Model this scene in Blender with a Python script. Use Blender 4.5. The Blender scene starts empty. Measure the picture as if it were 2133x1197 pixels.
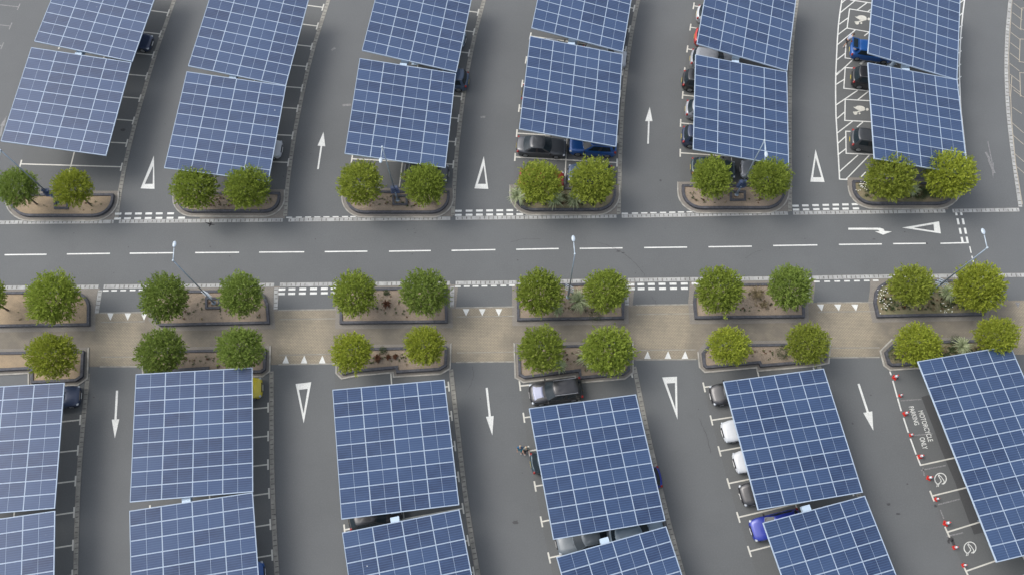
import bpy, bmesh, math, random
from mathutils import Vector, Matrix, noise
random.seed(7)
R=math.radians; PI=math.pi
sc=bpy.context.scene; COL=sc.collection
# ------------------------------------------------------------------ camera
CH=69.4; PITCH=R(21.04535); ROLL=R(-1.02873); FPX=1774.13
_f=Vector((0,math.sin(PITCH),-math.cos(PITCH))); _r0=Vector((1,0,0)); _u0=_r0.cross(_f)
_r=_r0*math.cos(ROLL)+_u0*math.sin(ROLL); _u=-_r0*math.sin(ROLL)+_u0*math.cos(ROLL)
def G(x,y,z=0.0):
    """survey point of the photograph -> metres on the level z"""
    d=_f*FPX+_r*(x-1066.5)-_u*(y-598.5)
    t=(z-CH)/d.z
    return Vector((d.x*t,d.y*t,z))
cam=bpy.data.cameras.new('camera'); co=bpy.data.objects.new('camera',cam); COL.objects.link(co)
cam.sensor_width=36; cam.lens=FPX/2133*36; cam.clip_end=600; cam.clip_start=1
co.matrix_world=Matrix(((_r.x,_u.x,-_f.x,0),(_r.y,_u.y,-_f.y,0),(_r.z,_u.z,-_f.z,CH),(0,0,0,1)))
sc.camera=co
# ------------------------------------------------------------------ materials
def srgb(r,g,b):
    return tuple(((c/255)/12.92 if c/255<=0.04045 else ((c/255+0.055)/1.055)**2.4) for c in (r,g,b))+(1,)
def new_mat(name):
    m=bpy.data.materials.new(name); m.use_nodes=True
    nt=m.node_tree; return m,nt,nt.nodes['Principled BSDF']
def N(nt,t,**k):
    n=nt.nodes.new(t)
    for a,b in k.items():
        if a.startswith('i_'):
            n.inputs[int(a[2:]) if a[2:].isdigit() else a[2:].replace('_',' ')].default_value=b
        else: setattr(n,a,b)
    return n
def noise_mix(nt,coord,scale,c1,c2,lo=.35,hi=.65,detail=4,fac=1.0,rough=.6):
    no=N(nt,'ShaderNodeTexNoise'); no.inputs['Scale'].default_value=scale; no.inputs['Detail'].default_value=detail; no.inputs['Roughness'].default_value=rough
    nt.links.new(coord,no.inputs['Vector'])
    mr=N(nt,'ShaderNodeMapRange'); mr.inputs['From Min'].default_value=lo; mr.inputs['From Max'].default_value=hi; mr.inputs['To Max'].default_value=fac
    nt.links.new(no.outputs['Fac'],mr.inputs['Value'])
    mx=N(nt,'ShaderNodeMix',data_type='RGBA')
    nt.links.new(mr.outputs['Result'],mx.inputs['Factor'])
    for s,c in ((6,c1),(7,c2)):
        if isinstance(c,tuple): mx.inputs[s].default_value=c
        else: nt.links.new(c,mx.inputs[s])
    return mx.outputs[2]
def simple(name,col,rough=.5,metal=0.,coat=0.,var=.12,scale=6.,spec=.5,bump=0.):
    m,nt,b=new_mat(name)
    tc=N(nt,'ShaderNodeTexCoord').outputs['Object']
    c2=tuple(min(1,c*(1-var)) for c in col[:3])+(1,); c1=tuple(min(1,c*(1+var)) for c in col[:3])+(1,)
    nt.links.new(noise_mix(nt,tc,scale,c1,c2,.3,.7),b.inputs['Base Color'])
    b.inputs['Roughness'].default_value=rough; b.inputs['Metallic'].default_value=metal
    b.inputs['Coat Weight'].default_value=coat; b.inputs['Coat Roughness'].default_value=.08
    b.inputs['Specular IOR Level'].default_value=spec
    if bump:
        no=N(nt,'ShaderNodeTexNoise'); no.inputs['Scale'].default_value=scale*8; nt.links.new(tc,no.inputs['Vector'])
        bp=N(nt,'ShaderNodeBump'); bp.inputs['Strength'].default_value=bump; bp.inputs['Distance'].default_value=.02
        nt.links.new(no.outputs['Fac'],bp.inputs['Height']); nt.links.new(bp.outputs['Normal'],b.inputs['Normal'])
    return m
def asphalt(name,a,bcol,speck=.10):
    m,nt,b=new_mat(name)
    tc=N(nt,'ShaderNodeNewGeometry').outputs['Position']
    c=noise_mix(nt,tc,.09,a,bcol,.32,.68,5)
    dark=tuple(x*.80 for x in a[:3])+(1,)
    c=noise_mix(nt,tc,.55,c,dark,.52,.8,6,.5)
    light=tuple(x*1.35 for x in a[:3])+(1,)
    c=noise_mix(nt,tc,9.,c,light,.45,.8,3,.35)
    c=noise_mix(nt,tc,2.2,c,dark,.62,.78,8,.45,.75)
    c=noise_mix(nt,tc,38.,c,tuple(x*.55 for x in a[:3])+(1,),.45,.75,2,speck*4)
    nt.links.new(c,b.inputs['Base Color'])
    b.inputs['Roughness'].default_value=.78; b.inputs['Specular IOR Level'].default_value=.35
    no=N(nt,'ShaderNodeTexNoise'); no.inputs['Scale'].default_value=60; nt.links.new(tc,no.inputs['Vector'])
    bp=N(nt,'ShaderNodeBump'); bp.inputs['Strength'].default_value=.35; bp.inputs['Distance'].default_value=.01
    nt.links.new(no.outputs['Fac'],bp.inputs['Height']); nt.links.new(bp.outputs['Normal'],b.inputs['Normal'])
    return m
def paint(name,col,wear=.35,lo=.5):
    """road paint: chips where the aggregate shows through"""
    m,nt,b=new_mat(name)
    tc=N(nt,'ShaderNodeNewGeometry').outputs['Position']
    c=noise_mix(nt,tc,1.2,col,tuple(x*.86 for x in col[:3])+(1,),.35,.7)
    c=noise_mix(nt,tc,14.,c,(.12,.12,.12,1),lo,lo+.18,6,wear,.7)
    nt.links.new(c,b.inputs['Base Color']); b.inputs['Roughness'].default_value=.6
    return m
def brickmat(name,c1,c2,mortar,sx=.24,sy=.12,msize=.014,dirt=.5,wearattr=False,c3=None,c4=None):
    m,nt,b=new_mat(name)
    tc=N(nt,'ShaderNodeNewGeometry').outputs['Position']
    def br(a,bb):
        t=N(nt,'ShaderNodeTexBrick'); t.inputs['Color1'].default_value=a; t.inputs['Color2'].default_value=bb; t.inputs['Mortar'].default_value=mortar
        t.inputs['Scale'].default_value=1; t.inputs['Mortar Size'].default_value=msize; t.inputs['Brick Width'].default_value=sx; t.inputs['Row Height'].default_value=sy
        nt.links.new(tc,t.inputs['Vector']); return t.outputs['Color']
    c=br(c1,c2)
    if wearattr:
        at=N(nt,'ShaderNodeAttribute'); at.attribute_name='wear'
        no=N(nt,'ShaderNodeTexNoise'); no.inputs['Scale'].default_value=.9; no.inputs['Detail'].default_value=7; nt.links.new(tc,no.inputs['Vector'])
        ad=N(nt,'ShaderNodeMath',operation='MULTIPLY_ADD'); ad.inputs[1].default_value=1.5; ad.inputs[2].default_value=-.75; nt.links.new(no.outputs['Fac'],ad.inputs[0])
        su=N(nt,'ShaderNodeMath',operation='ADD',use_clamp=True); nt.links.new(ad.outputs[0],su.inputs[0]); nt.links.new(at.outputs['Fac'],su.inputs[1])
        mx=N(nt,'ShaderNodeMix',data_type='RGBA'); nt.links.new(su.outputs[0],mx.inputs['Factor'])
        nt.links.new(c,mx.inputs[6]); nt.links.new(br(c3,c4),mx.inputs[7]); c=mx.outputs[2]
    c=noise_mix(nt,tc,3.5,c,tuple(x*.55 for x in c1[:3])+(1,),.55,.75,8,dirt,.75)
    c=noise_mix(nt,tc,.4,c,tuple(x*1.25 for x in c1[:3])+(1,),.5,.8,4,dirt*.5)
    nt.links.new(c,b.inputs['Base Color']); b.inputs['Roughness'].default_value=.85; b.inputs['Specular IOR Level'].default_value=.25
    return m
M={}
M['asphalt']=asphalt('asphalt',(.116,.122,.124,1),(.094,.099,.101,1))
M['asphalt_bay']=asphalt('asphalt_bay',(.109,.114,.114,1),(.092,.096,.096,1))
M['asphalt_patch']=asphalt('asphalt_patch',(.068,.069,.070,1),(.052,.053,.054,1))
M['paint']=paint('road_paint',(.64,.65,.62,1),.6,.50)
M['paint_cream']=paint('bay_paint',(.56,.55,.49,1),.45,.5)
M['paint_worn']=paint('worn_paint',(.30,.30,.30,1),.95,.36)
M['paint_tan']=paint('old_tan_paint',(.36,.32,.25,1),.6,.45)
M['brick']=brickmat('walkway_brick',(.162,.145,.118,1),(.149,.134,.110,1),(.138,.125,.103,1),wearattr=True,c3=(.318,.274,.200,1),c4=(.292,.254,.186,1))
M['apron']=brickmat('apron_brick',(.215,.198,.172,1),(.19,.176,.156,1),(.15,.14,.125,1),dirt=.6)
M['slab']=simple('channel_slab',(.31,.315,.305,1),.85,var=.25,scale=1.6,bump=.2)
M['slab_grey']=simple('channel_slab_grey',(.235,.228,.20,1),.85,var=.3,scale=1.8,bump=.2)
M['joint']=simple('slab_joint',(.105,.10,.092,1),.9)
M['kerb']=simple('kerb_stone',(.30,.29,.26,1),.85,var=.25,scale=2.,bump=.2)
M['wall']=simple('charcoal_brick',(.060,.062,.072,1),.8,var=.35,scale=5.,bump=.4)
def soilmat(name,a,b_,c_):
    m,nt,b=new_mat(name); tc=N(nt,'ShaderNodeNewGeometry').outputs['Position']
    c=noise_mix(nt,tc,1.1,a,b_,.35,.65,6); c=noise_mix(nt,tc,16.,c,c_,.5,.72,6,.75,.8)
    c=noise_mix(nt,tc,45.,c,tuple(min(1,x*1.7) for x in a[:3])+(1,),.55,.75,2,.6)
    nt.links.new(c,b.inputs['Base Color']); b.inputs['Roughness'].default_value=.95; b.inputs['Specular IOR Level'].default_value=.1
    no=N(nt,'ShaderNodeTexNoise'); no.inputs['Scale'].default_value=22; no.inputs['Detail'].default_value=6; nt.links.new(tc,no.inputs['Vector'])
    bp=N(nt,'ShaderNodeBump'); bp.inputs['Strength'].default_value=.8; bp.inputs['Distance'].default_value=.04
    nt.links.new(no.outputs['Fac'],bp.inputs['Height']); nt.links.new(bp.outputs['Normal'],b.inputs['Normal'])
    return m
M['soil']=soilmat('bark_soil',(.275,.222,.168,1),(.210,.175,.138,1),(.10,.07,.05,1))
M['soil_pale']=soilmat('sandy_soil',(.315,.245,.165,1),(.25,.20,.14,1),(.13,.10,.07,1))
M['soil_green']=soilmat('overgrown_soil',(.15,.15,.085,1),(.22,.18,.12,1),(.05,.065,.03,1))
def leafmat(name,a,b_,c_):
    m,nt,b=new_mat(name)
    tc=N(nt,'ShaderNodeTexCoord').outputs['Object']
    c=noise_mix(nt,tc,3.2,a,b_,.38,.62,3); c=noise_mix(nt,tc,9.,c,c_,.5,.75,3,.8)
    oi=N(nt,'ShaderNodeObjectInfo'); hs=N(nt,'ShaderNodeHueSaturation')
    mr=N(nt,'ShaderNodeMapRange'); mr.inputs['To Min'].default_value=.9; mr.inputs['To Max'].default_value=1.12
    nt.links.new(oi.outputs['Random'],mr.inputs['Value']); nt.links.new(mr.outputs['Result'],hs.inputs['Value']); nt.links.new(c,hs.inputs['Color'])
    nt.links.new(hs.outputs['Color'],b.inputs['Base Color'])
    b.inputs['Roughness'].default_value=.75; b.inputs['Specular IOR Level'].default_value=.15
    tr=N(nt,'ShaderNodeBsdfTranslucent'); nt.links.new(hs.outputs['Color'],tr.inputs['Color'])
    ms=N(nt,'ShaderNodeMixShader'); ms.inputs['Fac'].default_value=.35
    nt.links.new(b.outputs['BSDF'],ms.inputs[1]); nt.links.new(tr.outputs['BSDF'],ms.inputs[2])
    nt.links.new(ms.outputs['Shader'],nt.nodes['Material Output'].inputs['Surface'])
    return m
M['leaf_dark']=leafmat('leaf_dark',(.185,.250,.052,1),(.140,.200,.042,1),(.270,.335,.078,1))
M['leaf_mid']=leafmat('leaf_mid',(.230,.290,.046,1),(.172,.230,.036,1),(.330,.385,.072,1))
M['leaf_yellow']=leafmat('leaf_yellow',(.290,.330,.042,1),(.225,.275,.034,1),(.400,.425,.066,1))
M['leaf_olive']=leafmat('leaf_olive',(.255,.300,.046,1),(.195,.245,.036,1),(.365,.395,.072,1))
M['strap']=leafmat('strap_leaf',(.42,.47,.29,1),(.27,.33,.17,1),(.72,.74,.55,1))
M['strap_brown']=leafmat('strap_brown',(.13,.06,.035,1),(.10,.05,.03,1),(.18,.09,.05,1))
M['shrub']=leafmat('shrub_leaf',(.10,.13,.06,1),(.075,.10,.05,1),(.14,.17,.08,1))
M['straw']=leafmat('straw_grass',(.30,.25,.15,1),(.24,.20,.12,1),(.36,.32,.2,1))
M['flower']=simple('white_flower',(.75,.75,.70,1),.7)
M['bark']=simple('bark',(.12,.095,.07,1),.9,var=.3,scale=9.,bump=.5)
M['alu']=simple('frame_aluminium',(.38,.46,.56,1),.45,.1,var=.08,scale=.7)
M['steel']=simple('painted_steel',(.38,.48,.58,1),.5,.1,var=.1,scale=1.)
M['steel_lamp']=simple('lamp_steel',(.27,.33,.39,1),.4,.5,var=.12,scale=1.)
M['lampblue']=simple('navy_bracket',(.045,.07,.14,1),.5,var=.3,scale=4.)
M['lamp_white']=simple('lamp_head_white',(.36,.42,.47,1),.35,var=.08)
M['glass']=simple('lamp_glass',(.35,.42,.48,1),.08,coat=1.)
# solar cells
def panelmat():
    m,nt,b=new_mat('solar_cells')
    tc=N(nt,'ShaderNodeTexCoord').outputs['Object']
    sep=N(nt,'ShaderNodeSeparateXYZ'); nt.links.new(tc,sep.inputs[0])
    def stripes(out,pitch,off,width,soft):
        a=N(nt,'ShaderNodeMath',operation='MULTIPLY_ADD'); a.inputs[1].default_value=1/pitch; a.inputs[2].default_value=off+100; nt.links.new(out,a.inputs[0])
        f_=N(nt,'ShaderNodeMath',operation='FRACT'); nt.links.new(a.outputs[0],f_.inputs[0])
        s=N(nt,'ShaderNodeMath',operation='SUBTRACT'); s.inputs[1].default_value=.5; nt.links.new(f_.outputs[0],s.inputs[0])
        ab=N(nt,'ShaderNodeMath',operation='ABSOLUTE'); nt.links.new(s.outputs[0],ab.inputs[0])
        mr=N(nt,'ShaderNodeMapRange'); mr.inputs['From Min'].default_value=.5-width-soft; mr.inputs['From Max'].default_value=.5-width; nt.links.new(ab.outputs[0],mr.inputs['Value'])
        return mr.outputs['Result']
    oi=N(nt,'ShaderNodeObjectInfo')
    cr=N(nt,'ShaderNodeMix',data_type='RGBA'); cr.inputs[6].default_value=(.007,.020,.062,1); cr.inputs[7].default_value=(.020,.046,.112,1)
    nt.links.new(oi.outputs['Random'],cr.inputs['Factor'])
    base=noise_mix(nt,tc,.9,cr.outputs[2],(.030,.062,.140,1),.45,.75,5,.6)
    # rows of cells (six across the short side) and thin gaps between the cells on the long side
    h=stripes(sep.outputs['Y'],.172,.0,.07,.06); v=stripes(sep.outputs['X'],.0855,.0,.05,.05)
    m1=N(nt,'ShaderNodeMix',data_type='RGBA'); m1.inputs[7].default_value=(.075,.125,.225,1)
    k=N(nt,'ShaderNodeMath',operation='MULTIPLY'); k.inputs[1].default_value=.50; nt.links.new(h,k.inputs[0]); nt.links.new(k.outputs[0],m1.inputs['Factor']); nt.links.new(base,m1.inputs[6])
    m2=N(nt,'ShaderNodeMix',data_type='RGBA'); m2.inputs[7].default_value=(.07,.105,.18,1)
    k2=N(nt,'ShaderNodeMath',operation='MULTIPLY'); k2.inputs[1].default_value=.28; nt.links.new(v,k2.inputs[0]); nt.links.new(k2.outputs[0],m2.inputs['Factor']); nt.links.new(m1.outputs[2],m2.inputs[6])
    # dried rain dust and the odd bird dropping
    c=noise_mix(nt,tc,3.0,m2.outputs[2],(.10,.12,.15,1),.58,.85,8,.35,.8)
    c=noise_mix(nt,N(nt,'ShaderNodeNewGeometry').outputs['Position'],.22,c,(.05,.085,.16,1),.45,.75,4,.35)
    c=noise_mix(nt,N(nt,'ShaderNodeNewGeometry').outputs['Position'],3.3,c,(.55,.57,.58,1),.80,.82,2,.9,.5)
    nt.links.new(c,b.inputs['Base Color'])
    b.inputs['Roughness'].default_value=.35; b.inputs['Coat Weight'].default_value=.8; b.inputs['Coat Roughness'].default_value=.12; b.inputs['Coat IOR'].default_value=1.45
    b.inputs['Specular IOR Level'].default_value=.4
    return m
M['cells']=panelmat()
def carpaint(name,col,metal=.35,rough=.32):
    metal*=.5; rough+=.06
    m,nt,b=new_mat(name); tc=N(nt,'ShaderNodeTexCoord').outputs['Object']
    c=noise_mix(nt,tc,2.5,col,tuple(x*.88+.004 for x in col[:3])+(1,),.4,.7,6,.6)
    nt.links.new(c,b.inputs['Base Color']); b.inputs['Metallic'].default_value=metal; b.inputs['Roughness'].default_value=rough
    b.inputs['Coat Weight'].default_value=.5; b.inputs['Coat Roughness'].default_value=.12
    return m
P=dict(black=carpaint('paint_black',(.016,.017,.020,1)),grey=carpaint('paint_grey',(.05,.055,.062,1)),navy=carpaint('paint_navy',(.020,.034,.075,1)),
 blue=carpaint('paint_blue',(.010,.075,.27,1)),royal=carpaint('paint_royal',(.015,.03,.26,1)),silver=carpaint('paint_silver',(.27,.285,.31,1),.4),white=carpaint('paint_white',(.42,.44,.46,1),.0,.4),
 red=carpaint('paint_red',(.38,.02,.018,1),.1),yellow=carpaint('paint_yellow',(.50,.42,.02,1),.1),teal=carpaint('paint_teal',(.02,.045,.06,1)),pale=carpaint('paint_paleblue',(.16,.22,.27,1),.3),rust=carpaint('paint_rust',(.22,.02,.01,1),.1),lead=carpaint('paint_lead',(.10,.12,.135,1),.3),lilac=carpaint('paint_lilac',(.24,.26,.36,1),.2),slate=carpaint('paint_slate',(.055,.085,.14,1),.4),green=carpaint('paint_green',(.03,.05,.055,1)))
M['car_glass']=simple('car_glass',(.016,.024,.030,1),.22,spec=.35)
M['trim']=simple('black_trim',(.015,.015,.016,1),.6)
M['tyre']=simple('tyre',(.018,.018,.018,1),.85)
M['rim']=simple('alloy_rim',(.32,.33,.34,1),.35,.8)
M['lens']=simple('headlight_lens',(.36,.39,.42,1),.15)
M['tail']=simple('tail_lens',(.22,.012,.010,1),.25)
M['plate_w']=simple('white_plate',(.7,.7,.68,1),.5); M['plate_y']=simple('yellow_plate',(.62,.48,.05,1),.5)
M['cone_red']=simple('cone_red',(.52,.025,.018,1),.55); M['cone_white']=simple('cone_white',(.62,.63,.66,1),.5); M['rubber']=simple('cone_rubber',(.06,.03,.03,1),.8)
M['skin']=simple('skin',(.45,.27,.19,1),.6); M['hair']=simple('hair_brown',(.06,.04,.025,1),.8); M['hair_grey']=simple('hair_fair',(.30,.24,.17,1),.8)
M['cloth_blue']=simple('cloth_blue',(.02,.09,.20,1),.85); M['cloth_grey']=simple('cloth_greygreen',(.17,.21,.19,1),.85); M['cloth_teal']=simple('cloth_teal',(.02,.16,.20,1),.85)
M['cloth_dark']=simple('cloth_dark',(.02,.02,.025,1),.85); M['cloth_light']=simple('cloth_light',(.30,.34,.42,1),.85); M['shoe']=simple('shoe_white',(.6,.6,.6,1),.7); M['denim']=simple('denim',(.05,.07,.11,1),.85)
M['feather']=simple('black_feather',(.012,.012,.014,1),.6)
M['bag']=simple('bag_fabric',(.42,.38,.42,1),.8,var=.5,scale=12.)
M['stain']=simple('oil_stain',(.04,.04,.042,1),.6)
# ------------------------------------------------------------------ object helpers
def mesh_obj(name,bm,mats,parent=None,smooth=False,loc=None):
    me=bpy.data.meshes.new(name); bm.normal_update(); bm.to_mesh(me); bm.free()
    for m in (mats if isinstance(mats,(list,tuple)) else [mats]): me.materials.append(m)
    if smooth:
        for p in me.polygons: p.use_smooth=True
    o=bpy.data.objects.new(name,me); COL.objects.link(o)
    if parent: o.parent=parent
    if loc: o.location=loc
    return o
def tag(o,label,cat=None,group=None,kind=None):
    o['label']=label
    if cat: o['category']=cat
    if group: o['group']=group
    if kind: o['kind']=kind
    return o
def empty(name,loc=(0,0,0),rz=0):
    o=bpy.data.objects.new(name,None); COL.objects.link(o); o.location=loc; o.rotation_euler=(0,0,rz); o.empty_display_size=.2; return o
def copy_tree(o,parent=None):
    c=o.copy(); COL.objects.link(c); c.parent=parent
    for ch in list(o.children): copy_tree(ch,c)
    return c
def box(bm,c,s,rot=None,mi=0,bev=0):
    M4=Matrix.Translation(c)
    if rot is not None: M4=M4@rot
    r=bmesh.ops.create_cube(bm,size=1,matrix=M4@Matrix.Diagonal((*s,1)))
    fs=set(f for v in r['verts'] for f in v.link_faces)
    for f in fs: f.material_index=mi
    if bev: bmesh.ops.bevel(bm,geom=list(set(e for v in r['verts'] for e in v.link_edges)),offset=bev,segments=2,affect='EDGES')
def tube(bm,a,b,r1,r2,n=10,mi=0):
    a=Vector(a); b=Vector(b); d=b-a
    q=d.to_track_quat('Z','Y').to_matrix().to_4x4()
    r=bmesh.ops.create_cone(bm,cap_ends=True,segments=n,radius1=r1,radius2=r2,depth=d.length,matrix=Matrix.Translation((a+b)/2)@q)
    for f in set(f for v in r['verts'] for f in v.link_faces): f.material_index=mi
def flat(bm,pts,z,mi=0):
    vs=[bm.verts.new((p[0],p[1],z)) for p in pts]
    f=bm.faces.new(vs); f.normal_update()
    if f.normal.z<0: f.normal_flip()
    f.material_index=mi
    return f
def tri(bm): bmesh.ops.triangulate(bm,faces=[f for f in bm.faces if len(f.verts)>4])
def line(bm,a,b,w,z,mi=0):
    a=Vector(a[:2]); b=Vector(b[:2]); d=(b-a).normalized(); n=Vector((-d.y,d.x))*w/2
    flat(bm,[a-n,b-n,b+n,a+n],z,mi)
def prism(bm,pts,z0,z1,mi=0):
    bot=[bm.verts.new((p[0],p[1],z0)) for p in pts]; top=[bm.verts.new((p[0],p[1],z1)) for p in pts]
    n=len(pts)
    f=bm.faces.new(top); f.material_index=mi
    for i in range(n):
        g=bm.faces.new((bot[i],bot[(i+1)%n],top[(i+1)%n],top[i])); g.material_index=mi
    bmesh.ops.recalc_face_normals(bm,faces=bm.faces[:])
def area(p): return sum(p[i][0]*p[(i+1)%len(p)][1]-p[(i+1)%len(p)][0]*p[i][1] for i in range(len(p)))/2
def offset(p,d):
    """grow (d>0) or shrink (d<0) a closed outline"""
    if area(p)<0: p=p[::-1]
    n=len(p); out=[]
    for i in range(n):
        a=Vector(p[i-1][:2]); b=Vector(p[i][:2]); c=Vector(p[(i+1)%n][:2])
        e1=(b-a).normalized(); e2=(c-b).normalized()
        n1=Vector((e1.y,-e1.x)); n2=Vector((e2.y,-e2.x)); m=(n1+n2)
        m=m/max(.35,m.length_squared/2) if m.length>1e-4 else n1
        out.append(b+m*d)
    return out
def ring(bm,inner,outer,z0,z1,mi=0,skip=None):
    n=len(inner)
    def V(p,z): return bm.verts.new((p[0],p[1],z))
    it=[V(p,z1) for p in inner]; ot=[V(p,z1) for p in outer]; ib=[V(p,z0) for p in inner]; ob=[V(p,z0) for p in outer]
    for i in range(n):
        j=(i+1)%n
        if skip and skip(outer[i],outer[j]): continue
        for q in ((it[i],it[j],ot[j],ot[i]),(ot[i],ot[j],ob[j],ob[i]),(ib[i],ib[j],it[j],it[i])):
            bm.faces.new(q).material_index=mi
    bmesh.ops.recalc_face_normals(bm,faces=bm.faces[:])
# ------------------------------------------------------------------ ground
bm=bmesh.new(); flat(bm,[(-300,-200),(300,-200),(300,400),(-300,400)],0)
tag(mesh_obj('ground',bm,M['asphalt']),'grey asphalt of the aisles and the main road',kind='structure')
# brick walkway band between the two lower rows of beds
TOPB=[(-160,655),(208.6,651.6),(578.9,645.7),(953.7,640.2),(1311,635.3),(1687.7,630.3),(1818,629),(2133,625.4),(2300,623)]
BOTB=[(-160,768),(192.3,763),(286.8,763),(562.6,759),(689.7,756.9),(934,754.3),(1070,752.6),(1320.7,748.7),(1454.3,747.7),(1710.5,744.3),(1844,743.4),(2111,737.8),(2300,735)]
def interp(P_,x):
    for (x0,y0),(x1,y1) in zip(P_,P_[1:]):
        if x<=x1: return y0+(y1-y0)*(x-x0)/(x1-x0)
    return P_[-1][1]
CROSS=[(196,302),(568,700),(938,1072),(1312,1450),(1690,1832),(2100,2500)]
bm=bmesh.new(); ws=[]
nx,ny=200,12; gv=[]
for i in range(nx+1):
    x=-160+2460*i/nx; col=[]
    for j in range(ny+1):
        t=j/ny; y=interp(TOPB,x)*(1-t)+interp(BOTB,x)*t; g=G(x,y)
        w=0
        for a,b in CROSS: 
            s=lambda q: 1/(1+math.exp(-q/9))
            w=max(w,s(x-a-10)*s(b-10-x))
        w*=.9; w+=.12*math.exp(-((t-.5)/.3)**2)
        col.append((bm.verts.new((g.x,g.y,.004)),w))
    gv.append(col)
for i in range(nx):
    for j in range(ny): bm.faces.new((gv[i][j+1][0],gv[i+1][j+1][0],gv[i+1][j][0],gv[i][j][0]))
wl=[w for c in gv for _,w in c]
o=mesh_obj('walkway',bm,M['brick']); at=o.data.attributes.new('wear','FLOAT','POINT')
for i,w in enumerate(wl): at.data[i].value=w
tag(o,'buff and grey brick walkway running between the two lower rows of beds',kind='structure')
# pale edge lines of the walkway at the crossings
bm=bmesh.new()
for a,b in CROSS[:5]:
    for yy in ('t','b'):
        P_=TOPB if yy=='t' else BOTB
        line(bm,G(a+12,interp(P_,a+12)),G(b,interp(P_,b)),.11,.012)
        d=19 if yy=='t' else -20
        line(bm,G(a+14,interp(P_,a)+d),G(b,interp(P_,b)+d),.07,.012)
tag(mesh_obj('crossing_edging',bm,M['slab_grey']),'pale stone edging lines across the raised brick crossings',kind='structure')
# slab channels
def channel(pts,w,name,label,mat='slab',gap=None,brick=True):
    P3=[G(*p) for p in pts]; bm=bmesh.new()
    # dense resample
    q=[P3[0]]; 
    for a,b in zip(P3,P3[1:]):
        n=max(1,int((b-a).length/1.0))
        q+= [a.lerp(b,k/n) for k in range(1,n+1)]
    # smooth
    for _ in range(3): q=[q[0]]+[(q[i-1]+q[i]*2+q[i+1])/4 for i in range(1,len(q)-1)]+[q[-1]]
    nv=[]
    for i,p in enumerate(q):
        d=(q[min(i+1,len(q)-1)]-q[max(i-1,0)]).normalized(); nn=Vector((-d.y,d.x,0))*w/2
        nv.append((bm.verts.new((p.x-nn.x,p.y-nn.y,.008)),bm.verts.new((p.x+nn.x,p.y+nn.y,.008))))
    for a,b in zip(nv,nv[1:]):
        f=bm.faces.new((a[0],b[0],b[1],a[1])); f.normal_update()
        if f.normal.z<0: f.normal_flip()
    acc=0; nxt=.2
    for a,b in zip(q,q[1:]):
        L_=(b-a).length
        while nxt<=acc+L_:
            p=a.lerp(b,(nxt-acc)/L_); d=(b-a).normalized(); nn=Vector((-d.y,d.x,0))
            jw=w*random.uniform(.24,.36); sh=random.uniform(-.03,.03)
            if random.random()<.94: line(bm,p-nn*jw+nn*sh,p+nn*jw+nn*sh,random.uniform(.05,.085),.012,1)
            nxt+=.40
        acc+=L_
    # thin side joints
    for sgn in (-1,1):
        for i in range(0,len(q)-1):
            d=(q[i+1]-q[i]).normalized(); nn=Vector((-d.y,d.x,0))*w/2*sgn*.93
            line(bm,q[i]+nn,q[i+1]+nn,.03,.0125,1)
    return tag(mesh_obj(name,bm,[M[mat],M['joint']]),label,kind='structure',group='slab channels of the car park')
CHN={
'A':([(242.6,455),(248,400),(256.6,361),(267.8,309),(285.5,240.6),(305.5,172.4),(320.8,120.3),(338.8,68.2),(354.9,24),(370,-20),(395,-90)],.42,'first aisle from the left above the road'),
'B':([(594,450),(598.2,381),(606.2,328.8),(614.2,272.7),(626.2,212.5),(638.3,156.4),(650.3,108.3),(666.3,56),(684.4,0),(705,-60)],.42,'second aisle from the left above the road'),
'C':([(943,449),(945.8,393),(949,340.8),(955.8,272.7),(965,200.5),(975.9,136.3),(987.1,80.2),(999.1,36),(1008,0),(1025,-60)],.42,'third aisle above the road'),
'D':([(1288.5,446),(1289.8,393),(1291.4,340.8),(1293.4,280.7),(1296.6,216.5),(1303.4,152.4),(1310.6,100.2),(1319.8,44),(1329.4,0),(1345,-60)],.42,'fourth aisle above the road'),
'E':([(1645.3,440),(1646,361),(1645,260.7),(1646,160.4),(1650,80),(1656.2,32),(1660,0),(1668,-60)],.42,'fifth aisle above the road'),
'F':([(2125.4,431),(2115.3,361),(2105.3,288.7),(2098.5,220.6),(2095.3,140.4),(2097.3,72),(2102.5,20),(2106,-20),(2112,-60)],.40,'far right aisle above the road'),
'G':([(183.3,777.4),(177.6,835.5),(170,911.8),(163.4,988.2),(160.4,1064.6),(158.5,1141),(157.7,1197),(157,1240)],.42,'first aisle from the left below the walkway'),
'H':([(565.5,772.5),(565.5,854.5),(565.9,931),(567.4,1026.4),(571.2,1102.7),(576.6,1197),(580,1240)],.42,'second aisle below the walkway'),
'I':([(939.3,768.6),(946.2,835.5),(954.6,904),(963.4,984.4),(973,1060.7),(984.4,1133.3),(995.8,1197),(1004,1240)],.42,'third aisle below the walkway'),
'J':([(1320.8,763),(1331.9,816.4),(1346.4,892.7),(1361.6,953.8),(1380.7,1037.8),(1396,1102.7),(1409.4,1148.6),(1422.7,1197),(1436,1240)],.42,'fourth aisle below the walkway'),
'K':([(1704.5,757),(1716,800),(1735,870),(1758,940),(1790,1035),(1818,1110),(1850,1197),(1866,1240)],.42,'fifth aisle below the walkway'),
}
for k,(p,w,l) in CHN.items(): channel(p,w,'slab_channel','narrow slab channel edging the '+l,'slab_grey' if k!='F' else 'slab')
def along(P_,x0,x1): return [(x0,interp(P_,x0))]+[(x,y) for x,y in P_ if x0<x<x1]+[(x1,interp(P_,x1))]
RT=[(-200,465.5),(0,463.6),(228,461.8),(534,459),(937,455),(1330,450),(1594,444.8),(1969,439.6),(2123,437.2),(2400,433)]
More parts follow.
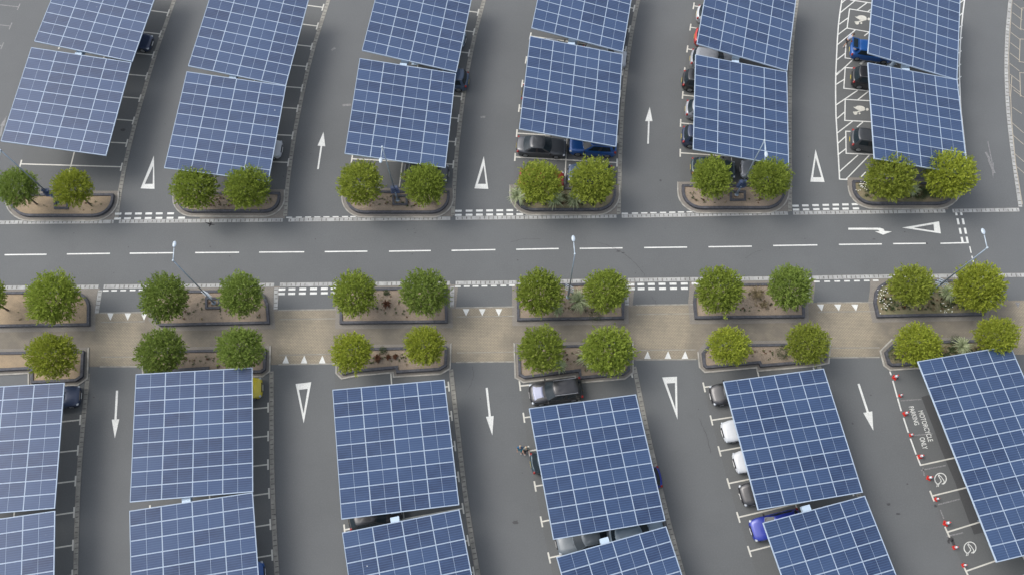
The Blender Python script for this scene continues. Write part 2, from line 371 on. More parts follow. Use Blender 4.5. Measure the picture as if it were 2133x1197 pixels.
RB=[(-200,601),(0,598.8),(456,594.4),(690,591.7),(1067,588.2),(1307,583.2),(1597,579.8),(1857,575.4),(2133,572.8),(2400,570)]
RTseg=[(-150,237),(248,589),(601,938),(949,1284),(1295,1641),(1652,1969),(1984,2123)]
RBseg=[(-150,205),(216,571),(583,937),(949,1300),(1308,1689),(1692,2300)]
for a,b in RTseg: channel(along(RT,a,b),.42,'slab_channel','slab channel along the upper edge of the main road, %s run'%('west' if a<500 else 'middle' if a<1300 else 'east'))
for a,b in RBseg: channel(along(RB,a,b),.42,'slab_channel','slab channel along the lower edge of the main road, %s run'%('west' if a<500 else 'middle' if a<1300 else 'east'))
for a,b in [((208.6,604),(201.4,651.6)),((575.6,599),(574,643.5)),((942.2,596),(941.3,638.6)),((1303.5,590),(1306,635)),((1684,583),(1684,629))]:
    channel([a,b],.42,'slab_channel','short slab channel beside a bed below the main road')
# parking-bay ground, slightly darker asphalt
# ------------------------------------------------------------------ markings
bm_all=None
def dashes(bm,c,w,h,z=.012,ang=0):
    for x,y in c:
        a=G(x-w/2,y); b=G(x+w/2,y-.012*w); line(bm,a,b,h,z)
def T5(x,y): return (x/3.0685,430+y/3.0685)
def T6(x,y): return (530+x/3.0685,430+y/3.0685)
def T7(x,y): return (1060+x/3.0685,430+y/3.0685)
def T8(x,y): return (1590+x/3.07,430+y/3.07)
def T1(x,y): return (x/2.4944,y/2.4944)
def T2(x,y): return (530+x/2.4944,y/2.4944)
def T3(x,y): return (1060+x/2.4944,y/2.4944)
def T4(x,y): return (1590+x/2.4935,y/2.4935)
def B1(x,y): return (x/2.619,740+y/2.619)
def B2(x,y): return (530+x/2.619,740+y/2.619)
def B3(x,y): return (1060+x/2.619,740+y/2.619)
def B4(x,y): return (1590+x/2.619,740+y/2.619)
bm=bmesh.new()
for a,b in [((-120,532.5),(-33,531.8)),((9.8,531),(97.1,530)),((139.5,529.4),(229.1,528.1)),((270.5,527.8),(361.7,526.8)),((406.7,526.5),(498,525.8)),((539.8,525.5),(633.6,524.8)),((676.6,524.5),(765.3,523.5)),((810.3,523.5),(897.3,522.2)),((940.6,521.9),(1031.9,520.3)),((1075.3,519.6),(1163.6,518)),((1207.6,517.7),(1296.6,516.7)),((1341.9,516),(1431.2,515)),((1475.8,514.4),(1565.8,513.1)),((1610.5,511.8),(1702.4,510.5)),((1747.3,509.5),(1836.6,508.5)),((1860.4,507.9),(1928.8,507.2)),((1959,507.2),(2017.7,505.8))]:
    line(bm,G(*a),G(*b),.115,.012)
tag(mesh_obj('centre_line',bm,M['paint']),'long white dashed centre line down the main road',kind='structure',group='painted road markings')
def gw(fn,rows,w,h,label,sc_=3.07):
    bm=bmesh.new()
    for r in rows:
        for x,y in r:
            X,Y=fn(x,y); dashes(bm,[(X,Y)],w/sc_,h)
    tag(mesh_obj('give_way_line',bm,M['paint']),label,kind='structure',group='painted road markings')
def ys(xs,y0,y1): 
    n=len(xs)-1; return [(x,y0+(y1-y0)*i/n) for i,x in enumerate(xs)]
gw(T5,[ys([755,820,885,951,1018,1091],48,46),ys([752,815,880,947,1016,1087,1161],79,74)],43,.20,'double dashed give way line at the first aisle mouth above the road')
gw(T6,[ys([1303,1372,1438,1503,1568,1632,1698],30,25),ys([1303,1372,1438,1503,1568,1632,1696,1755],56,50)],43,.20,'double dashed give way line at the third aisle mouth above the road')
gw(T4,[ys([167,218,271,324,376,426,476],1070,1062),ys([170,222,275,326,376,427,481],1090,1084)],33,.20,'double dashed give way line at the fifth aisle mouth above the road',2.4935)
gw(T6,[ys([222,284,343,402,460,519,579,631],72,67)],38,.12,'single dashed line at the second aisle mouth above the road')
gw(T7,[ys([741,806,865,924,985,1044,1100,1156],46,36)],40,.12,'single dashed line at the fourth aisle mouth above the road')
gw(T5,[ys([676,730,788,848,905],538,534)],36,.13,'single dashed line at the first aisle mouth below the road')
gw(T6,[ys([176,240,309,378,447,510],530,524),ys([173,238,306,377,447,510],558,552)],44,.21,'double dashed give way line at the second aisle mouth below the road')
gw(T6,[ys([1300,1357,1413,1470,1530,1591,1645,1700],511,503)],37,.13,'single dashed line at the third aisle mouth below the road')
gw(T7,[ys([780,843,910,979,1049,1121,1190],498,492),ys([783,845,912,982,1052,1122],527,524)],44,.21,'double dashed give way line at the fourth aisle mouth below the road')
gw(T8,[ys([342,408,472,535,598,661,718],480,473)],36,.13,'single dashed line at the fifth aisle mouth below the road')
bm=bmesh.new()
for x,y,h in [(1234,49,18),(1245,97,38),(1259,158,38),(1271,213,33),(1266,48,18),(1278,97,38),(1292,157,38),(1303,213,36)]:
    line(bm,G(*T8(x-h*.10,y-h/2)),G(*T8(x+h*.10,y+h/2)),.19,.0125)
for x,y,h in [(1324,277,42),(1335,325,15),(1342,350,12)]:
    line(bm,G(*T8(x-h*.12,y-h/2)),G(*T8(x+h*.12,y+h/2)),.10,.0125)
tag(mesh_obj('give_way_line',bm,M['paint']),'double dashed give way line crossing the right end of the main road',kind='structure',group='painted road markings')
def shape(fn,pts,name,label,mat='paint',holes=None,z=.012):
    bm=bmesh.new(); p=[G(*fn(*q)) for q in pts]
    if holes:
        h=[G(*fn(*q)) for q in holes]
        n=len(p)
        for i in range(n): flat(bm,[p[i],p[(i+1)%n],h[(i+1)%n],h[i]],z)
    else: flat(bm,p,z); tri(bm)
    return tag(mesh_obj(name,bm,M[mat]),label,kind='structure',group='painted road markings')
for fn,o_,i_,l in [(T1,[(800,810),(731,980),(803,983)],[(796,862),(753,957),(794,957)],'in the first aisle above the road'),
 (T2,[(1192,813),(1143,980),(1215,983)],[(1191,862),(1161,957),(1203,957)],'in the third aisle above the road'),
 (T4,[(271,777),(244,945),(318,947)],[(272,822),(258,922),(301,922)],'in the fifth aisle above the road'),
 (T8,[(888,137),(1123,97),(1135,174)],[(960,137),(1088,115),(1093,158)],'pointing left on the main road'),
 (B2,[(269,368),(225,154),(310,144)],[(268,315),(243,186),(291,180)],'in the second aisle below the walkway'),
 (B3,[(920,348),(836,118),(917,114)],[(909,290),(861,151),(906,148)],'in the fourth aisle below the walkway')]:
    shape(fn,o_,'give_way_triangle','hollow white give way triangle '+l,holes=i_)
def arrow(fn,apex,b1,b2,tail,w,label,mat='paint'):
    A=G(*fn(*apex)); X=G(*fn(*b1)); Y=G(*fn(*b2)); Tl=G(*fn(*tail)); m=(X+Y)/2
    d=(m-Tl).normalized(); n=Vector((-d.y,d.x,0))*w/2
    bm=bmesh.new(); flat(bm,[A,X,Y],.012); flat(bm,[Tl-n,m-n,m+n,Tl+n],.012)
    tag(mesh_obj('lane_arrow',bm,M[mat]),label,kind='structure',group='painted road markings')
arrow(T2,(359,687),(328,758),(368,762),(330,880),.15,'white arrow pointing up the second aisle above the road')
arrow(T3,(732,557),(708,631),(746,631),(723,748),.15,'white arrow pointing up the fourth aisle above the road')
arrow(B1,(627,450),(610,348),(651,346),(639,190),.18,'white arrow pointing down the first aisle below the walkway')
arrow(B2,(1298,434),(1263,333),(1305,328),(1267,175),.17,'white arrow pointing down the third aisle below the walkway')
arrow(B4,(600,408),(545,311),(594,303),(519,153),.18,'white arrow pointing down the fifth aisle below the walkway')
arrow(T4,(1194,930),(1180,850),(1197,845),(1166,735),.10,'almost worn away arrow on the far right aisle','paint_worn')
arrow(T1,(36,602),(0,655),(22,660),(2,710),.2,'almost worn away arrow in the far left aisle','paint_worn')
shape(T8,[(543,138),(745,138),(768,145),(775,158),(821,162),(765,182),(712,160),(742,161),(738,154),(728,150),(543,150)],'lane_arrow','white arrow on the main road bending down to its right end')
for fn,xs,y0,y1,w,dx in [(T5,[706,817,921],681,727,20,0),(T6,[1353,1456,1562],654,698,21,0),(T8,[365,474,584],625,668,22,9)]:
    for x in xs: shape(fn,[(x-w,y0),(x+w,y0),(x+dx,y1)],'crossing_triangle','small solid white triangle pointing down onto the brick crossing',z=.0165)
for x in (1520,1625): shape(T8,[(x-16,612),(x+16,612),(x+5,648)],'crossing_triangle','flaked white triangle at the right end of the walkway','paint_worn',z=.0165)
for fn,xs,y0,y1,w in [(T6,[200,317,433],1000,950,21),(T7,[885,1016,1125],971,922,21)]:
    for x in xs: shape(fn,[(x-w,y0),(x+w,y0),(x+2,y1)],'crossing_triangle','small solid white triangle pointing up onto the brick crossing',z=.0165)
# ---- bays
ROWS={
'A':dict(R=[(350.4,27.3),(334,71.4),(319.2,115),(305.5,158.8),(291.5,205.3),(277.9,251.8),(264.2,298.7),(253,348)],ext=(3,0)),
'B':dict(R=[(672.7,16),(661.1,54.9),(649.1,97.4),(638.7,139.1),(629,183.6),(619.8,226.5),(609.4,282.7),(600.6,338.8)],ext=(3,0)),
'C':dict(R=[(995.9,26.5),(987.1,67),(977,111),(969,156),(961.8,201.7),(955,247),(949,295.9),(944.2,342.8)],ext=(3,0)),
'D':dict(R=[(1320.6,18),(1311.4,61),(1303.4,104.3),(1297.4,150),(1292.2,195.7),(1288.6,242.2),(1286.5,290.7),(1285.3,339.2)],ext=(3,0)),
'E':dict(L=[(1445,12.8),(1438,57.3),(1431.7,102.6),(1425.7,148.4),(1422,198.5),(1417.7,256.6),(1416.9,318.8)],ext=(3,0)),
'G':dict(R=[(167.2,873.6),(162.3,937),(157.3,1000.8),(154.3,1066.1),(152,1134.4),(150.5,1197)],ext=(0,1)),
'H':dict(R=[(558.6,847.7),(558.6,907.2),(558.3,966.4),(560.5,1026.4),(563.2,1091.3),(567,1155)],ext=(0,2)),
'I':dict(R=[(934.7,804.1),(940.8,865.2),(947.7,927.9),(955,992),(964.5,1057.7),(975.2,1124.5),(987,1190.6)],ext=(0,1)),
'J':dict(L=[(1083,803),(1091.3,869),(1102,938.5),(1114.6,1011.9),(1128,1085.6),(1144,1160.8)],ext=(0,2)),
'K':dict(L=[(1466.6,805.7),(1481.9,874.4),(1498.7,938.9),(1517.4,1006.1),(1538,1076.4),(1561,1147.4)],ext=(0,2)),
'L':dict(L=[(1917.2,968),(1941.3,1032.1),(1973,1107.3),(2012,1188.6)],ext=(0,1)),
}
RL={}
for k,d in ROWS.items():
    side='R' if 'R' in d else 'L'
    P_=[G(*p) for p in d[side]]
    for _ in range(d['ext'][0]): P_.insert(0,P_[0]*2-P_[1]+(P_[0]*2-P_[1]-P_[0]-(P_[0]-P_[1]))*.0)
    for _ in range(d['ext'][1]): P_.append(P_[-1]*2-P_[-2])
    W_=9.45
    other=[]
    sm=[]
    for i in range(len(P_)):
        t=(P_[min(i+1,len(P_)-1)]-P_[max(i-1,0)]); sm.append(t.normalized())
    for i,p in enumerate(P_):
        t=sm[i]; n=Vector((t.y,-t.x,0))     # t points down the picture -> n points left
        if n.x>0: n=-n
        # bay lines in the photograph lean a little
        other.append(p+(n if side=='R' else -n)*W_)
    Rr,Ll=(P_,other) if side=='R' else (other,P_)
    RL[k]=(Ll,Rr,sm)
ROWDESC=dict(A='under the far left carport above the road',B='under the second carport above the road',C='under the third carport above the road',D='under the fourth carport above the road',E='under the fifth carport above the road',G='under the far left carport below the walkway',H='under the second carport below the walkway',I='under the third carport below the walkway',J='under the fourth carport below the walkway',K='under the fifth carport below the walkway',L='by the traffic cones on the lower right')
for k,(Ll,Rr,sm) in RL.items():
    bm=bmesh.new(); n=len(Ll)
    for i in range(n):
        d=(Rr[i]-Ll[i]).normalized(); t=sm[i]
        line(bm,Ll[i]+d*.062,Rr[i]-d*.062,.11,.012)
        for e in (Ll[i],Rr[i]):
            if k=='L' and e is Ll[i] and i==0: line(bm,e+t*.05,e-t*.75,.125,.013); continue
            line(bm,e-t*.42,e+t*.42,.125,.013)
    C_=[(a+b)/2 for a,b in zip(Ll,Rr)]
    for a,b in zip(C_,C_[1:]): line(bm,a+(b-a).normalized()*.06,b-(b-a).normalized()*.06,.11,.0145)
    if k in 'ABCDE':
        e=C_[-1]+(C_[-1]-C_[-2])*(1.08 if k!='E' else 1.9); line(bm,C_[-1]+(e-C_[-1])*.02,e,.11,.0145)
    elif k in 'GHIK':
        e=C_[0]+(C_[0]-C_[1])*(1.15 if k!='I' else .95); line(bm,C_[0]+(e-C_[0])*.02,e,.11,.0145)
    elif k=='J':
        line(bm,G(*B3(372,143)),G(*B3(386,252)),.12,.0145); line(bm,G(*B3(60,165)),G(*B3(364,137)),.12,.016)
    mats=M['paint_cream']
    tag(mesh_obj('bay_lines',bm,mats),'cream painted bay lines with T ends '+ROWDESC[k],kind='structure',group='painted parking bay lines')
# darker ground inside the bays
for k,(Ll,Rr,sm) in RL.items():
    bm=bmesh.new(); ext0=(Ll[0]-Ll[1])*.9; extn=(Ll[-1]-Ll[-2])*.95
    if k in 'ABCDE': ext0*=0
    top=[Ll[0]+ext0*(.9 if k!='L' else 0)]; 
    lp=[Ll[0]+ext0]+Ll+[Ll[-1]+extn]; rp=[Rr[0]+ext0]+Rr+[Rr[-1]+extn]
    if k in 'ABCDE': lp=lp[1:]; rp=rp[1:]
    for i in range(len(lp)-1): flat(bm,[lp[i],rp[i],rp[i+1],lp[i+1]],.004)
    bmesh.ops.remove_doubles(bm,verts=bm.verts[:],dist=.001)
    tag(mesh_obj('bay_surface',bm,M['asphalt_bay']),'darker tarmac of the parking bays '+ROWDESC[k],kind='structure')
# far left faint row
bm=bmesh.new()
for x,y in [(39,15),(22,55),(4.8,96),(-14,140)]:
    e=G(x,y); t=(G(22,55)-G(39,15)).normalized(); n=Vector((t.y,-t.x,0)); n=n if n.x<0 else -n
    line(bm,e+n*.06,e+n*4.6,.09,.012); line(bm,e-t*.4,e+t*.4,.12,.013)
tag(mesh_obj('bay_lines',bm,M['paint_worn']),'worn bay lines in the top left corner',kind='structure',group='painted parking bay lines')
# motorcycle bays dashed edge + patch
bm=bmesh.new()
for a,b in [((690,86),(697,106)),((706,137),(731,228)),((732,232),(752,302)),((764,338),(791,420)),((802,452),(833,538)),((847,572),(857,597))]:
    line(bm,G(*B4(*a)),G(*B4(*b)),.12,.0165)
tag(mesh_obj('edge_line',bm,M['paint']),'broken white line along the motorcycle bays',kind='structure',group='painted parking bay lines')
bm=bmesh.new()
pl=[G(*B4(*p)) for p in [(862,225),(905,213),(960,310),(1040,500),(1100,660),(1200,900),(1215,960),(1150,975),(1120,900),(1080,790),(1050,700),(990,560),(965,500),(930,400),(890,300)]]
flat(bm,pl,.0085); tri(bm)
tag(mesh_obj('trench_patch',bm,M['asphalt_patch']),'dark tarmac trench patch beside the right hand carport',kind='structure')
# worn ghost marks
bm=bmesh.new()
for a,b in [((750,245),(862,238)),((815,435),(925,425)),((860,625),(995,598)),((952,812),(1070,782)),((965,840),(985,890)),((1000,985),(1090,965)),((870,610),(878,655))]:
    line(bm,G(*B4(*a)),G(*B4(*b)),.10,.0125)
for fn,a,b in [(T2,(458,548),(503,546)),(T2,(400,262),(420,250)),(T2,(1175,610),(1200,608)),(T4,(1155,790),(1175,830)),(T4,(1170,830),(1200,900))]:
    line(bm,G(*fn(*a)),G(*fn(*b)),.22,.0125)
tag(mesh_obj('worn_marks',bm,M['paint_worn']),'scuffed remains of old paint on the tarmac',kind='structure')
bm=bmesh.new()
def blot(p,rx,ry,n=14,z=.0125):
    c=G(*p); flat(bm,[(c.x+rx*math.cos(a)*random.uniform(.6,1.2),c.y+ry*math.sin(a)*random.uniform(.6,1.2)) for a in [2*PI*i/n for i in range(n)]],z)
for p,a,b in [(T1(640,676),.28,.14),(T3(788,938),.1,.12),(B4(683,810),.18,.1),(B4(735,862),.2,.08),(B4(785,700),.09,.06),(B4(487,370),.08,.08),(B4(1022,1000),.25,.2),(B4(1035,1020),.15,.25),(B4(1010,1015),.12,.15),(B3(35,908),.25,.16),(T8(1045,237),.1,.1),(T8(708,210),.15,.05),(B4(940,820),.12,.12),(T7(700,287),.2,.08),(T7(730,297),.15,.06),(B4(1150,965),.1,.08)]: blot(p,a,b)
for _ in range(60):
    blot((random.uniform(20,2100),random.choice([random.uniform(20,440),random.uniform(470,570),random.uniform(780,1190)])),random.uniform(.03,.09),random.uniform(.03,.07),8,.0121)
tag(mesh_obj('oil_stains',bm,M['stain']),'small dark oil and tar stains scattered on the tarmac',kind='structure')
bm=bmesh.new()
def crack(fn,pts,w=.03):
    q=[G(*fn(*p)) for p in pts]
    for a,b in zip(q,q[1:]):
        n=4; prev=a
        for i in range(1,n+1):
            c=a.lerp(b,i/n)+Vector((random.uniform(-.05,.05),random.uniform(-.05,.05),0)); line(bm,prev,c,w*random.uniform(.5,1.3),.0128); prev=c
crack(T7,[(560,225),(640,255),(690,275),(730,300),(770,330),(820,378),(850,412),(872,452)])
crack(T7,[(905,570),(935,600),(940,620)],.02); crack(B3,[(1035,340),(1060,390),(1085,450),(1100,530)],.025)
crack(T7,[(10,230),(80,210),(200,208)],.02); crack(T7,[(1510,330),(1560,300),(1620,275)],.02)
crack(B2,[(1190,60),(1195,110),(1180,160),(1145,210)],.02)
tag(mesh_obj('tar_cracks',bm,M['stain']),'thin dark cracks in the tarmac of the main road and aisles',kind='structure')
# ---- hatched bays of row F
bm=bmesh.new()
def pl(fn,pts,w=.10,z=.012,closed=False):
    q=[G(*fn(*p)) for p in pts]
    for i,(a,b) in enumerate(zip(q,q[1:])): 
        d=(b-a).normalized()*.05; line(bm,a-d,b+d,w,z+.0006*(i%2))
def Z2(x,y): return (1700+x/6.88,y/6.88)
pl(T4,[(418,-60),(408,0),(398,65),(390,130),(384,215),(380,300),(376,390),(375,480),(376,540),(377,600),(380,650),(383,700),(390,820),(396,932),(447,934)],.12)
pl(T4,[(1060,-60),(1045,0),(1036,70),(1030,130),(1025,190),(1022,250),(1018,330),(1019,420),(1025,560),(1040,700),(1056,845)],.12)
pl(Z2,[(800,185),(478,133),(443,408),(770,465)],.10,.0135)
pl(Z2,[(425,640),(415,835),(1150,925)],.10,.0135)
pl(Z2,[(495,5),(800,50)],.10,.0135)
pl(T4,[(465,355),(425,353),(418,460),(560,475)],.10,.0135)
pl(T4,[(560,525),(425,518),(423,627),(562,634)],.10,.0135)
pl(T4,[(450,684),(428,683),(430,798),(580,804)],.10,.0135)
for a,b in [((355,180),(550,20)),((590,145),(720,50)),((735,175),(800,125)),((335,350),(460,260)),((320,495),(440,405)),((305,645),(555,440)),((695,515),(760,465)),((305,855),(415,770)),((290,1080),(525,860)),((640,920),(690,880)),((845,915),(870,893)),((1030,950),(1070,915)),((370,45),(420,0))]:
    pl(Z2,[a,b],.10,.0148)
for a,b in [((380,385),(400,368)),((503,332),(520,318)),((378,440),(418,415)),((380,545),(488,472)),((490,520),(547,475)),((385,615),(420,585)),((387,690),(462,632)),((488,660),(515,637)),((388,745),(425,712)),((388,805),(427,775)),((395,893),(490,808)),((430,932),(548,810)),((505,922),(530,897))]:
    pl(T4,[a,b],.10,.0148)
for a,b in [((2055,50),(2115,5)),((2050,230),(2105,185)),((2045,400),(2095,365)),((2040,585),(2090,545)),((2030,770),(2080,735)),((2025,960),(2070,925)),((2010,1155),(2075,1100))]: pl(Z2,[a,b],.10,.0148)
for k in range(4): pl(T4,[(1008,455+62*k),(1017+k*2,440+62*k)],.10,.0148)
tag(mesh_obj('bay_lines',bm,M['paint']),'white hatching and parent bay boxes beside the far right carport',kind='structure',group='painted parking bay lines')
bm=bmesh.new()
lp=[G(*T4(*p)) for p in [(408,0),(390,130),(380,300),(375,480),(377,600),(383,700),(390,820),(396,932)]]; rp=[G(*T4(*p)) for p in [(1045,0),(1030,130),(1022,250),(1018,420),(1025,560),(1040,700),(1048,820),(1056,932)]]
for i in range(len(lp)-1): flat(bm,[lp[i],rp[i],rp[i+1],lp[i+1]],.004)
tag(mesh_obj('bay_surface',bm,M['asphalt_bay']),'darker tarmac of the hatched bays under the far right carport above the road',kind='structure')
def family(cx,cy,label):
    bm=bmesh.new(); ox,oy=cx-655,cy-290
    def pt(p): return G(*Z2(p[0]+ox,p[1]+oy))
    def disc(x,y,rx,ry):
        flat(bm,[pt((x+rx*math.cos(a),y+ry*math.sin(a))) for a in [2*PI*i/16 for i in range(16)]],.0165)
    disc(755,278,20,19)
    flat(bm,[pt(p) for p in [(553,242),(585,245),(612,228),(650,225),(690,232),(718,250),(725,282),(710,298),(680,300),(668,302),(625,308),(622,298),(655,292),(625,290),(600,275),(575,260)]],.0165)
    disc(588,333,28,24); disc(646,336,14,13); disc(563,320,13,10)
    flat(bm,[pt(p) for p in [(600,308),(640,300),(680,295),(682,303),(640,316),(612,322)]],.0170)
    tri(bm); tag(mesh_obj('painted_symbol',bm,M['paint_cream']),label,kind='structure',group='painted road markings')
family(655,290,'cream parent and child symbol in the upper hatched bay'); 
_x,_y=T4(503,574); family((_x-1700)*6.88,_y*6.88,'cream parent and child symbol in the lower hatched bay')
# far right corner: worn tan bay outlines with old lettering beyond the channel
bm=bmesh.new()
def Q(x,y): return (2030+x/5.985,y/5.985)
pl(Q,[(470,0),(455,160),(440,400),(425,660),(428,850),(432,1060),(438,1200)],.07)
for x,y in [(490,45),(480,165),(468,290),(457,412),(453,540),(445,668),(442,798),(446,932),(448,1062)]: pl(Q,[(x,y),(x+110,y+85)],.07,.014)
pl(Q,[(640,100),(588,105),(572,360),(640,385)],.08,.0145); pl(Q,[(640,495),(567,490),(557,772),(640,785)],.08,.0145); pl(Q,[(640,915),(563,908),(572,1200),(640,1215)],.08,.0145)
for p,q in [((1302,470),(1350,505)),((1296,560),(1340,590)),((1293,640),(1350,690)),((1298,705),(1350,750)),((1306,800),(1352,840)),((1320,870),(1354,900))]: pl(T4,[p,q],.07,.0145)
pl(T4,[(1290,400),(1284,500),(1290,640),(1310,850),(1336,1010),(1345,1060)],.08,.0135)
tag(mesh_obj('bay_lines',bm,M['paint_tan']),'faded tan bay outlines beyond the slab channel at the right edge',kind='structure',group='painted parking bay lines')
# text on the ground
def gtext(s,p0,p1,size_px_h,label,mat='paint'):
    a=G(*p0); b=G(*p1); cu=bpy.data.curves.new('lettering','FONT'); cu.body=s; cu.size=1; cu.align_x='LEFT'; cu.offset=.013
    cu.extrude=0.0
    o=bpy.data.objects.new('painted_lettering',cu); COL.objects.link(o); cu.materials.append(M[mat])
    bpy.context.view_layer.update()
    wdt=o.dimensions.x; L_=(b-a).length; d=(b-a).normalized()
    hgt=size_px_h
    o.scale=(L_/wdt,hgt/.72,1); o.location=(a.x,a.y,.0165); o.rotation_euler=(0,0,math.atan2(d.y,d.x))
    tag(o,label,kind='structure',group='painted road markings')
gtext('MOTORCYCLE',B4(843,300),B4(900,468),.42,'white word MOTORCYCLE painted on the bay by the cones')
gtext('PARKING',B4(793,277),B4(826,378),.40,'white word PARKING painted on the bay by the cones')
gtext('ONLY',B4(851,446),B4(870,510),.42,'white word ONLY painted on the bay by the cones')
# electric vehicle symbols
def ev(c,r,label):
    bm=bmesh.new(); cx,cy=c
    def pt(u,v): return G(*B4(cx+u,cy+v))
    # open ring
    a0,a1=R(118),R(118+305); n=34
    # ring opening at lower left where the lead leaves
    for i in range(n):
        t0=a0+(a1-a0)*i/n; t1=a0+(a1-a0)*(i+1)/n
        flat(bm,[pt(r*math.cos(t0),r*math.sin(t0)),pt(r*math.cos(t1),r*math.sin(t1)),pt((r-5)*math.cos(t1),(r-5)*math.sin(t1)),pt((r-5)*math.cos(t0),(r-5)*math.sin(t0))],.0165)
    def stroke(ps,w=4,z=.0168):
        for i,(a,b) in enumerate(zip(ps,ps[1:])):
            A=pt(*a); B=pt(*b); d=(B-A).normalized()*.02; line(bm,A-d,B+d,w/2.619/24.5*1.0,z+.0004*(i%2))
    stroke([(-7,27),(-2,18),(4,14),(2,4),(-4,-4),(-8,-12),(-12,-17),(-8,-23),(-3,-17),(4,-12),(10,-3),(18,8),(21,15),(17,24),(8,27)])
    # plug
    stroke([(-22,24),(-10,32)],5); stroke([(-20,33),(-8,24)],4); stroke([(-17,37),(-21,42)],3); stroke([(-10,36),(-12,41)],3)
    tag(mesh_obj('painted_symbol',bm,M['paint']),label,kind='structure',group='painted road markings')
ev((966,672),34,'white ring with car and plug symbol in the upper charging bay'); ev((1127,1048),35,'white ring with car and plug symbol in the lower charging bay')
# ------------------------------------------------------------------ planting beds
def arc(cx,cy,rx,ry,a0,a1,n=7): return [(cx+rx*math.cos(R(a0+(a1-a0)*i/n)),cy+ry*math.sin(R(a0+(a1-a0)*i/n))) for i in range(n+1)]
def dshape(xl,xr,yt,yb,r,xl2=None,ytr=None):
    ytr=ytr if ytr is not None else yt
    return [(xl,yt),(xr,ytr)]+arc(xr-r,yb-r*.9,r,r*.9,0,90)+arc(xl+r,yb-r*.9,r,r*.9,90,180)
BEDS=[
('A',dshape(16,236,403,450,44),'first bed from the left above the road','soil_pale',(246,461),'L'),
('B',dshape(366,583,400,441,34),'second bed from the left above the road','soil',(593,459),'L'),
('C',dshape(719,936,397,443,38),'third bed from the left above the road','soil',(943,455),'L'),
('D',dshape(1070,1283,390,438,40),'fourth bed from the left above the road','soil_green',(1288,450),'L'),
('E',dshape(1421,1637,384,434,42),'fifth bed from the left above the road','soil',(1645,444),'L'),
('F',dshape(1777,1998,375,425,44,ytr=381),'far right bed above the road','soil_green',(1975,440),'L'),
('A2',[(-150,608),(158,606)]+arc(158,640,28,33,-75,5,5)+[(185.5,677),(-150,682)],'first bed from the left below the road','soil_pale',None,None),
('B2',[(322,605),(535,603),(550,612),(558,632),(561,673),(331,678),(316,660),(316,618)],'second bed from the left below the road','soil',None,None),
('C2',[(708,600),(930,597),(932.5,671),(707,673)],'third bed below the road','soil',None,None),
('D2',[(1076,592),(1299.5,588),(1300.5,663),(1077,666.5)],'fourth bed below the road','soil',None,None),
('E2',[(1462,591.5),(1675,588),(1677,660),(1448,662.5),(1444.5,628),(1447,605)],'fifth bed below the road','soil',None,None),
('F2',[(1875,583),(2055,581),(2058,620),(2052.5,655),(1828,659.5),(1821,628),(1824,606),(1832,594),(1846,585.5)],'sixth bed below the road','soil_green',None,None),
('A3',[(-150,735),(174,729),(172,783),(157,793),(63,797),(63,768),(-150,778)],'first bed from the left below the walkway','soil_pale',None,None),
('B3',[(300,730),(554,725),(553,768),(543,775),(430,777),(430,768),(302,776)],'second bed below the walkway','soil',None,None),
('C3',[(706,725),(931.5,720),(930.5,761),(915,770),(825,775.5),(824,766),(739,773.8),(713,779),(706,772)],'third bed below the walkway','soil',None,None),
('D3',[(1078,719),(1312,716),(1312.6,770),(1299,780),(1206.6,788),(1205,773),(1092,787),(1080,780)],'fourth bed below the walkway','soil',None,None),
('E3',[(1475.5,717),(1725,713),(1722,748),(1696,753.5),(1584.7,763),(1581.4,756),(1472,766),(1465.5,760),(1462.5,733)],'fifth bed below the walkway','soil',None,None),
('F3',[(1865,710.5),(2100,706),(2102,748),(1912,758),(1858,761.5),(1850.6,756),(1844,731.5)],'sixth bed below the walkway','soil_green',None,None),
]
WZ=.30; SZ=.20
BED={}
